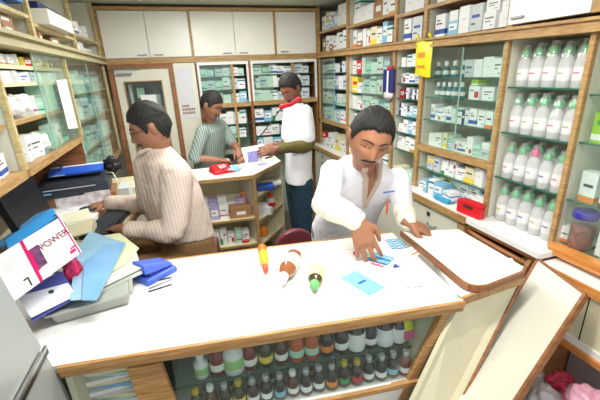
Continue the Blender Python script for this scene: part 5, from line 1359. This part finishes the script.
for sg in (-1, 1): ribbon('lapel', BC_, lambda t: sg*(wv(t)-.002), lambda t: sg*(wv(t)+.030*(1-.4*max(0, t)/.24)), -.0, .25, .006)
# turned collar of the inner shirt
col = MB(); zz_ = Vector((0, 0, 1))
for sg in (-1, 1): limb(col, [nb1-frn*.055+zz_*.075, nb1+sd*sg*.072+zz_*.062, nb1+sd*sg*.058+frn*.070+zz_*.020, nb1+sd*sg*.030+frn*.125-zz_*.060], [.013, .016, .018, .010], 12)
remeshed(col, 'collar', [mat('beige collar', (.80, .72, .66), .8)], p1, .006, 2)
IVS = mat('ivory sleeve', (.93, .92, .85), .8, var=.04, scale=20)
yel = MB(); limb(yel, [elR.lerp(wrR, .0), elR.lerp(wrR, .5), elR.lerp(wrR, .92)], [.064, .057, .047], 18); remeshed(yel, 'rolled_sleeve', [IVS], p1, .007, 3, .010, 16, 5)
yel = MB(); limb(yel, [elL.lerp(wrL, .35), elL.lerp(wrL, .92)], [.060, .047], 18); remeshed(yel, 'rolled_sleeve', [IVS], p1, .007, 3, .010, 16, 5)
pc_ = nb1+sd*.075+frn*.150-Vector((0, 0, .12))
MB().box(-.03, .03, -.002, .002, -.004, .004).build('pocket_print', mat('blue print', (.35, .45, .75), .6), p1, loc=pc_+Vector((0, 0, .012)))
MB().tube([pc_+Vector((-.01, -.004, -.10)), pc_+Vector((-.01, -.008, -.03))], .005, 8).build('red_pen', mat('red pen', (.82, .22, .18), .4), p1)
tr1 = MB()
for hp in (hipR, hipL): limb(tr1, [hp, Vector((hp.x, hp.y+.02, .45)), Vector((hp.x, hp.y+.06, .10))], [.105, .075, .065])
remeshed(tr1, 'trousers', [mat('dark trousers', (.18, .20, .24), .8)], p1, .016, 3)

# ---- seated man in striped shirt
S2, LP2, EL2 = skinset('brown', (.60, .41, .31), (.50, .29, .25))
YS = 1.98
h2_ = Head(at(151, 127, Y=YS-.02), (-.93, -.05, -.30), (-.28, 0, .96), 1.02)
body = MB(); h2_.build(body)
shN, shF = at(176, 176, Y=1.84), at(150, 172, Y=2.16)
elN, wrN = at(176, 232, Y=1.80), at(124, 229, Z=.985)
elF, wrF = at(150, 205, Y=2.24), at(106, 203, Z=1.0)
pel = at(186, 250, Y=2.0)+Vector((0, 0, -.06)); nb2 = (shN+shF)/2+Vector((-.005, 0, .125))
sd2 = (shN-shF).normalized(); fr2 = Vector((-.98, -.05, 0)); ch2 = nb2.lerp(pel, .36); wa2 = nb2.lerp(pel, .75)
nk2 = h2_.w((0, -.012, -.08))
limb(body, [nb2-Vector((0, 0, .04)), nk2], [.060, .046])
loft(body, [(pel, sd2, fr2, .16, .11), (wa2, sd2, fr2, .15, .115), (ch2, sd2, fr2, .165, .115), (nb2-Vector((0, 0, .05)), sd2, fr2, .155, .085), (nb2, sd2, fr2, .07, .06)])
limb(body, [shN, elN, wrN], [.052, .042, .027]); limb(body, [shF, elF, wrF], [.052, .042, .027])
hand(body, wrN, at(112, 226, Z=.975)-wrN, (0, 0, -1), [.25, .28, .3, .3], -1, .98, .1)
hand(body, wrF, at(86, 208, Z=.99)-wrF, (0, 0, -1), [.2, .22, .25, .3], 1, .98, .1)
knN, knF = Vector((-.40, 1.86, .76)), Vector((-.42, 2.14, .76)); hN, hF = pel+sd2*.09-Vector((0, 0, .02)), pel-sd2*.09-Vector((0, 0, .02))
for hp, kn in ((hN, knN), (hF, knF)):
    limb(body, [hp, kn, Vector((kn.x+.08, kn.y, .30))], [.085, .060, .042]); limb(body, [Vector((kn.x+.10, kn.y, .27)), Vector((kn.x-.10, kn.y, .26))], [.035, .03])
p2 = remeshed(body, 'person', [S2], None, .006, 2)
tag(p2, 'seated man with glasses in beige striped shirt typing at the keyboard', 'person')
h2_.hair(p2, HAIR, .055, .013, -.095, 4, -.012); h2_.face_kids(p2, IRIS, HAIR, True, False, True, (LP2, EL2))
sh = MB()
loft(sh, [(pel+Vector((0, 0, .15)), sd2, fr2, .182, .140), (wa2+Vector((0, 0, .07)), sd2, fr2, .18, .145), (ch2, sd2, fr2, .19, .142), (nb2-Vector((0, 0, .06)), sd2, fr2, .175, .108), (nb2-Vector((0, 0, .01)), sd2, fr2, .11, .08), (nb2+Vector((-.01, 0, .03)), sd2, fr2, .066, .062)])
limb(sh, [shN, elN, elN.lerp(wrN, .86)], [.074, .066, .040], 18); limb(sh, [shF, elF, elF.lerp(wrF, .88)], [.074, .064, .040], 18)
SHM = stripes('beige striped cotton', (.77, .695, .64), (.83, .765, .725), 62, .42, (1, .2, .06))
remeshed(sh, 'shirt', [SHM], p2, .009, 4, .015, 9, 11)
cl2 = MB()
for sg in (-1, 1): limb(cl2, [nb2+Vector((.055, 0, .055)), nb2+Vector((.03, .055*sg, .050)), nb2+Vector((-.03, .062*sg, .030)), nb2+Vector((-.085, .030*sg, .0))], [.012, .014, .014, .011], 12)
remeshed(cl2, 'collar', [mat('pale rose cotton', (.84, .77, .74), .8)], p2, .006, 2)
KH = mat('khaki brown cotton', (.52, .39, .24), .8, var=.1, scale=20)
tr2 = MB(); loft(tr2, [(pel+Vector((0, 0, -.09)), sd2, fr2, .18, .13), (pel+Vector((0, 0, .05)), sd2, fr2, .185, .142), (pel+Vector((0, 0, .155)), sd2, fr2, .176, .134)])
for hp, kn in ((hN, knN), (hF, knF)): limb(tr2, [hp, kn, Vector((kn.x+.08, kn.y, .34))], [.110, .080, .062], 16)
remeshed(tr2, 'trousers', [KH], p2, .012, 3, .008, 9, 5)

# ---- man bending over the corner desk
S3, LP3, EL3 = skinset('mid brown', (.60, .41, .31), (.50, .30, .27))
h3 = Head(at(211, 105, Y=3.47), (.72, -.52, -.44), (.38, -.25, .9), 1.05)
body = MB(); h3.build(body)
shA, shB = at(203, 131, Y=3.48), at(220, 124, Y=3.74)
elA, wrA = at(194, 158, Y=3.43), at(219, 160, Z=.955); elB, wrB = at(233, 144, Y=3.66), at(238, 150, Y=3.46)
nb3 = (shA+shB)/2+Vector((0, 0, .05)); pel = Vector((nb3.x-.06, 3.70, .86)); sd3 = (shB-shA).normalized(); f3 = Vector((.82, -.55, 0))
ch3 = nb3.lerp(pel, .38)
limb(body, [nb3-Vector((0, 0, .04)), h3.w((0, -.012, -.08))], [.056, .046])
loft(body, [(pel, sd3, f3, .15, .10), (ch3, sd3, f3, .155, .105), (nb3-Vector((0, 0, .05)), sd3, f3, .15, .08), (nb3, sd3, f3, .07, .055)])
limb(body, [shA, elA, wrA], [.048, .040, .026]); limb(body, [shB, elB, wrB], [.048, .040, .026])
hand(body, wrA, at(232, 161, Z=.925)-wrA, (0, 0, -1), .3, 1, .95); hand(body, wrB, Vector((.1, -.7, -.5)), (-.1, .2, -.9), .35, -1, .95)
for sg in (-1, 1): hp = pel+sd3*.085*sg; limb(body, [hp, Vector((hp.x, 3.72, .45)), Vector((hp.x, 3.76, .08))], [.08, .055, .04]); limb(body, [Vector((hp.x, 3.78, .04)), Vector((hp.x, 3.60, .035))], [.033, .028])
p3 = remeshed(body, 'person', [S3], None, .007, 2)
tag(p3, 'man with glasses in grey green striped shirt bending over the corner desk', 'person')
h3.hair(p3, HAIR, .052, .014, -.085, 7); h3.face_kids(p3, IRIS, HAIR, True, False, True, (LP3, EL3))
sh = MB(); loft(sh, [(pel-Vector((0, 0, .03)), sd3, f3, .18, .13), (pel.lerp(ch3, .5), sd3, f3, .175, .13), (ch3, sd3, f3, .18, .128), (nb3-Vector((0, 0, .06)), sd3, f3, .172, .10), (nb3-Vector((0, 0, .01)), sd3, f3, .11, .075), (nb3+Vector((0, 0, .03)), sd3, f3, .062, .058)])
limb(sh, [shA, elA, elA.lerp(wrA, .10)], [.064, .056, .052], 16); limb(sh, [shB, elB, elB.lerp(wrB, .1)], [.062, .054, .050], 16)
remeshed(sh, 'shirt', [stripes('grey green striped cotton', (.46, .53, .50), (.66, .71, .69), 48, .72, (.95, .3, .05))], p3, .010, 4, .008, 9, 9)
tr3 = MB()
for sg in (-1, 1): hp = pel+sd3*.085*sg; limb(tr3, [hp, Vector((hp.x, 3.72, .45)), Vector((hp.x, 3.76, .10))], [.10, .072, .06])
remeshed(tr3, 'trousers', [mat('dark trousers', (.18, .20, .24), .8)], p3, .016, 3)

# ---- standing man with red telephone handset
S4, LP4, EL4 = skinset('deep brown', (.50, .32, .24), (.42, .24, .22))
Y4 = 2.88
h4 = Head(at(291, 88, Y=Y4), (-.72, -.42, -.50), (-.35, -.2, .9), 1.0)
body = MB(); h4.build(body)
sN, sF = at(303, 113, Y=Y4-.13), at(292, 110, Y=Y4+.16)
eN, wN = at(309, 146, Y=Y4-.16), at(276, 149, Y=Y4-.22); eF, wF = at(288, 146, Y=Y4+.10), at(272, 146, Y=Y4-.02)
nb4 = (sN+sF)/2+Vector((-.0, 0, .04)); pel = at(299, 182, Y=Y4+.02); sd4 = (sN-sF).normalized(); f4 = Vector((-.92, -.38, 0)); ch4 = nb4.lerp(pel, .36)
limb(body, [nb4-Vector((0, 0, .04)), h4.w((0, -.012, -.08))], [.056, .046])
loft(body, [(pel, sd4, f4, .15, .10), (ch4, sd4, f4, .15, .10), (nb4-Vector((0, 0, .05)), sd4, f4, .15, .08), (nb4, sd4, f4, .07, .055)])
limb(body, [sN, eN, wN], [.048, .040, .026]); limb(body, [sF, eF, wF], [.048, .040, .026])
hand(body, wN, Vector((-1, -.1, .0)), (.1, .8, -.5), .4, 1, .95); hand(body, wF, Vector((-1, -.3, -.1)), (0, .3, -1), .4, 1, .95)
for sg in (-1, 1): hp = pel+sd4*.085*sg; limb(body, [hp, Vector((hp.x+.0, hp.y, .45)), Vector((hp.x+.03, hp.y, .08))], [.08, .055, .04]); limb(body, [Vector((hp.x+.05, hp.y, .04)), Vector((hp.x-.14, hp.y-.06, .035))], [.033, .028])
p4 = remeshed(body, 'person', [S4], None, .007, 2)
tag(p4, 'standing man in white coat with olive sleeves holding a red handset at his neck', 'person')
h4.hair(p4, HAIR, .056, .014, -.085, 9); h4.face_kids(p4, IRIS, HAIR, True, False, False, (LP4, EL4))
ct4 = MB(); loft(ct4, [(pel+Vector((0, 0, .02)), sd4, f4, .175, .135), (pel+Vector((0, 0, .16)), sd4, f4, .165, .125), (ch4, sd4, f4, .175, .125), (nb4-Vector((0, 0, .06)), sd4, f4, .17, .10), (nb4-Vector((0, 0, .01)), sd4, f4, .11, .078), (nb4+Vector((0, 0, .03)), sd4, f4, .062, .06)])
limb(ct4, [sN, sN.lerp(eN, .75)], [.072, .068], 16); limb(ct4, [sF, sF.lerp(eF, .75)], [.072, .068], 16)
remeshed(ct4, 'white_coat', [WCM], p4, .010, 4, .007, 9, 13)
for JJ in ([sN.lerp(eN, .55), eN, eN.lerp(wN, .85)], [sF.lerp(eF, .6), eF, eF.lerp(wF, .6)]):
    ov = MB(); limb(ov, JJ, [.055, .056, .040], 14); remeshed(ov, 'sleeve', [mat('olive knit', (.37, .34, .16), .85, var=.15, scale=60)], p4, .008, 3, .006, 14, 3)
tr4 = MB(); loft(tr4, [(pel-Vector((0, 0, .08)), sd4, f4, .155, .11), (pel+Vector((0, 0, .07)), sd4, f4, .16, .115)])
for sg in (-1, 1): hp = pel+sd4*.085*sg; limb(tr4, [hp, Vector((hp.x, hp.y, .45)), Vector((hp.x+.03, hp.y, .09))], [.10, .078, .066])
remeshed(tr4, 'trousers', [mat('petrol blue trousers', (.10, .22, .30), .8, var=.1)], p4, .012, 3, .006, 8, 2)
# handset and cord
e_ = h4.w((-.07, .03, -.03)); m_ = h4.w((-.03, .115, -.115))
hs = thing('telephone_handset', 'red telephone handset held between chin and shoulder of standing man', 'telephone')
e2 = at(299, 99, Y=Y4-.12); m2_ = at(281, 107, Y=Y4-.22)
MB().tube([e2+Vector((.01, 0, .01)), e2, e2.lerp(m2_, .5)+Vector((0, -.02, -.012)), m2_, m2_+Vector((-.01, 0, .0))], [.014, .019, .014, .020, .015], 10).build('grip', RDP, hs, True)
cpts = []; p0, p1_ = m2_+Vector((0, 0, -.01)), Vector((.27, 3.10, .935))
for k in range(13):
    t = k/12; p = p0.lerp(p1_, t); p.z -= .05*math.sin(PI*t); cpts.append(p)
MB().tube(cpts, .0045, 6).build('cord', CHAR, hs)
# papers held by the standing man
def card(name, px, ds_, m, lab, cat):
    P_ = [at(x, y, D=d) for (x, y), d in zip(px, ds_)]; n_ = (P_[1]-P_[0]).cross(P_[3]-P_[0]).normalized()*.002; A = P_+[p+n_ for p in P_]
    return tag(MB().add(A, [(0, 1, 2, 3), (7, 6, 5, 4), (0, 4, 5, 1), (1, 5, 6, 2), (2, 6, 7, 3), (3, 7, 4, 0)]).build(name, m), lab, cat)
dN = (M @ (wN-Vector((0, 0, H))))[2]
cdx = card('leaflet', [(241, 148), (264, 144), (262, 162), (246, 164)], [dN+.03]*4, WHITE, 'white leaflet with violet picture held by the standing man', 'leaflet')
def cpic(px, d, m):
    P_ = [at(x, y, D=d) for (x, y) in px]; n_ = (P_[1]-P_[0]).cross(P_[3]-P_[0]).normalized()*.001; A = P_+[p+n_ for p in P_]
    MB().add(A, [(0, 1, 2, 3), (7, 6, 5, 4), (0, 4, 5, 1), (1, 5, 6, 2), (2, 6, 7, 3), (3, 7, 4, 0)]).build('picture', m, cdx)
cpic([(247, 152), (259, 150), (258, 161), (248, 162)], dN+.024, mat('violet photo print', (.50, .50, .72), .5, var=.3, scale=40))

# ---------------------------------------------------------------- light
def tube_lamp(x, y, z, L, rz, e):
    t = thing('tube_lamp', 'fluorescent tube lamp on the ceiling %s' % e[1], 'lamp', 'ceiling tube lamps', (x, y, z), rz)
    MB().box(-L/2-.02, L/2+.02, -.03, .03, .01, .05).build('housing', WPL, t)
    MB().tube([(-L/2, 0, -.012), (L/2, 0, -.012)], .014, 10).build('tube', mat('lamp glow', (1, .99, .95), .5, emit=14), t, True)
    ld = bpy.data.lights.new('tube_light', 'AREA'); ld.shape = 'RECTANGLE'; ld.size = L; ld.size_y = .06; ld.energy = e[0]; ld.color = (1, .985, .94)
    lo = bpy.data.objects.new('tube_light', ld); C.objects.link(lo); lo.parent = t; lo.location = (0, 0, -.035)
tube_lamp(.35, .75, 2.30, 1.1, R(0), (26, 'above the front counter'))
tube_lamp(.3, 2.4, 2.30, 1.1, R(90), (22, 'in the middle of the shop'))
tube_lamp(.5, 3.0, 2.30, 1.1, R(0), (9, 'near the back cupboards'))
w = bpy.data.worlds.new('world'); scene.world = w; w.use_nodes = True
bg = w.node_tree.nodes['Background']; bg.inputs['Color'].default_value = (.95, .98, 1, 1); bg.inputs['Strength'].default_value = .8
scene.view_settings.view_transform = 'Standard'; scene.view_settings.look = 'None'; scene.view_settings.gamma = 1; scene.view_settings.exposure = .22
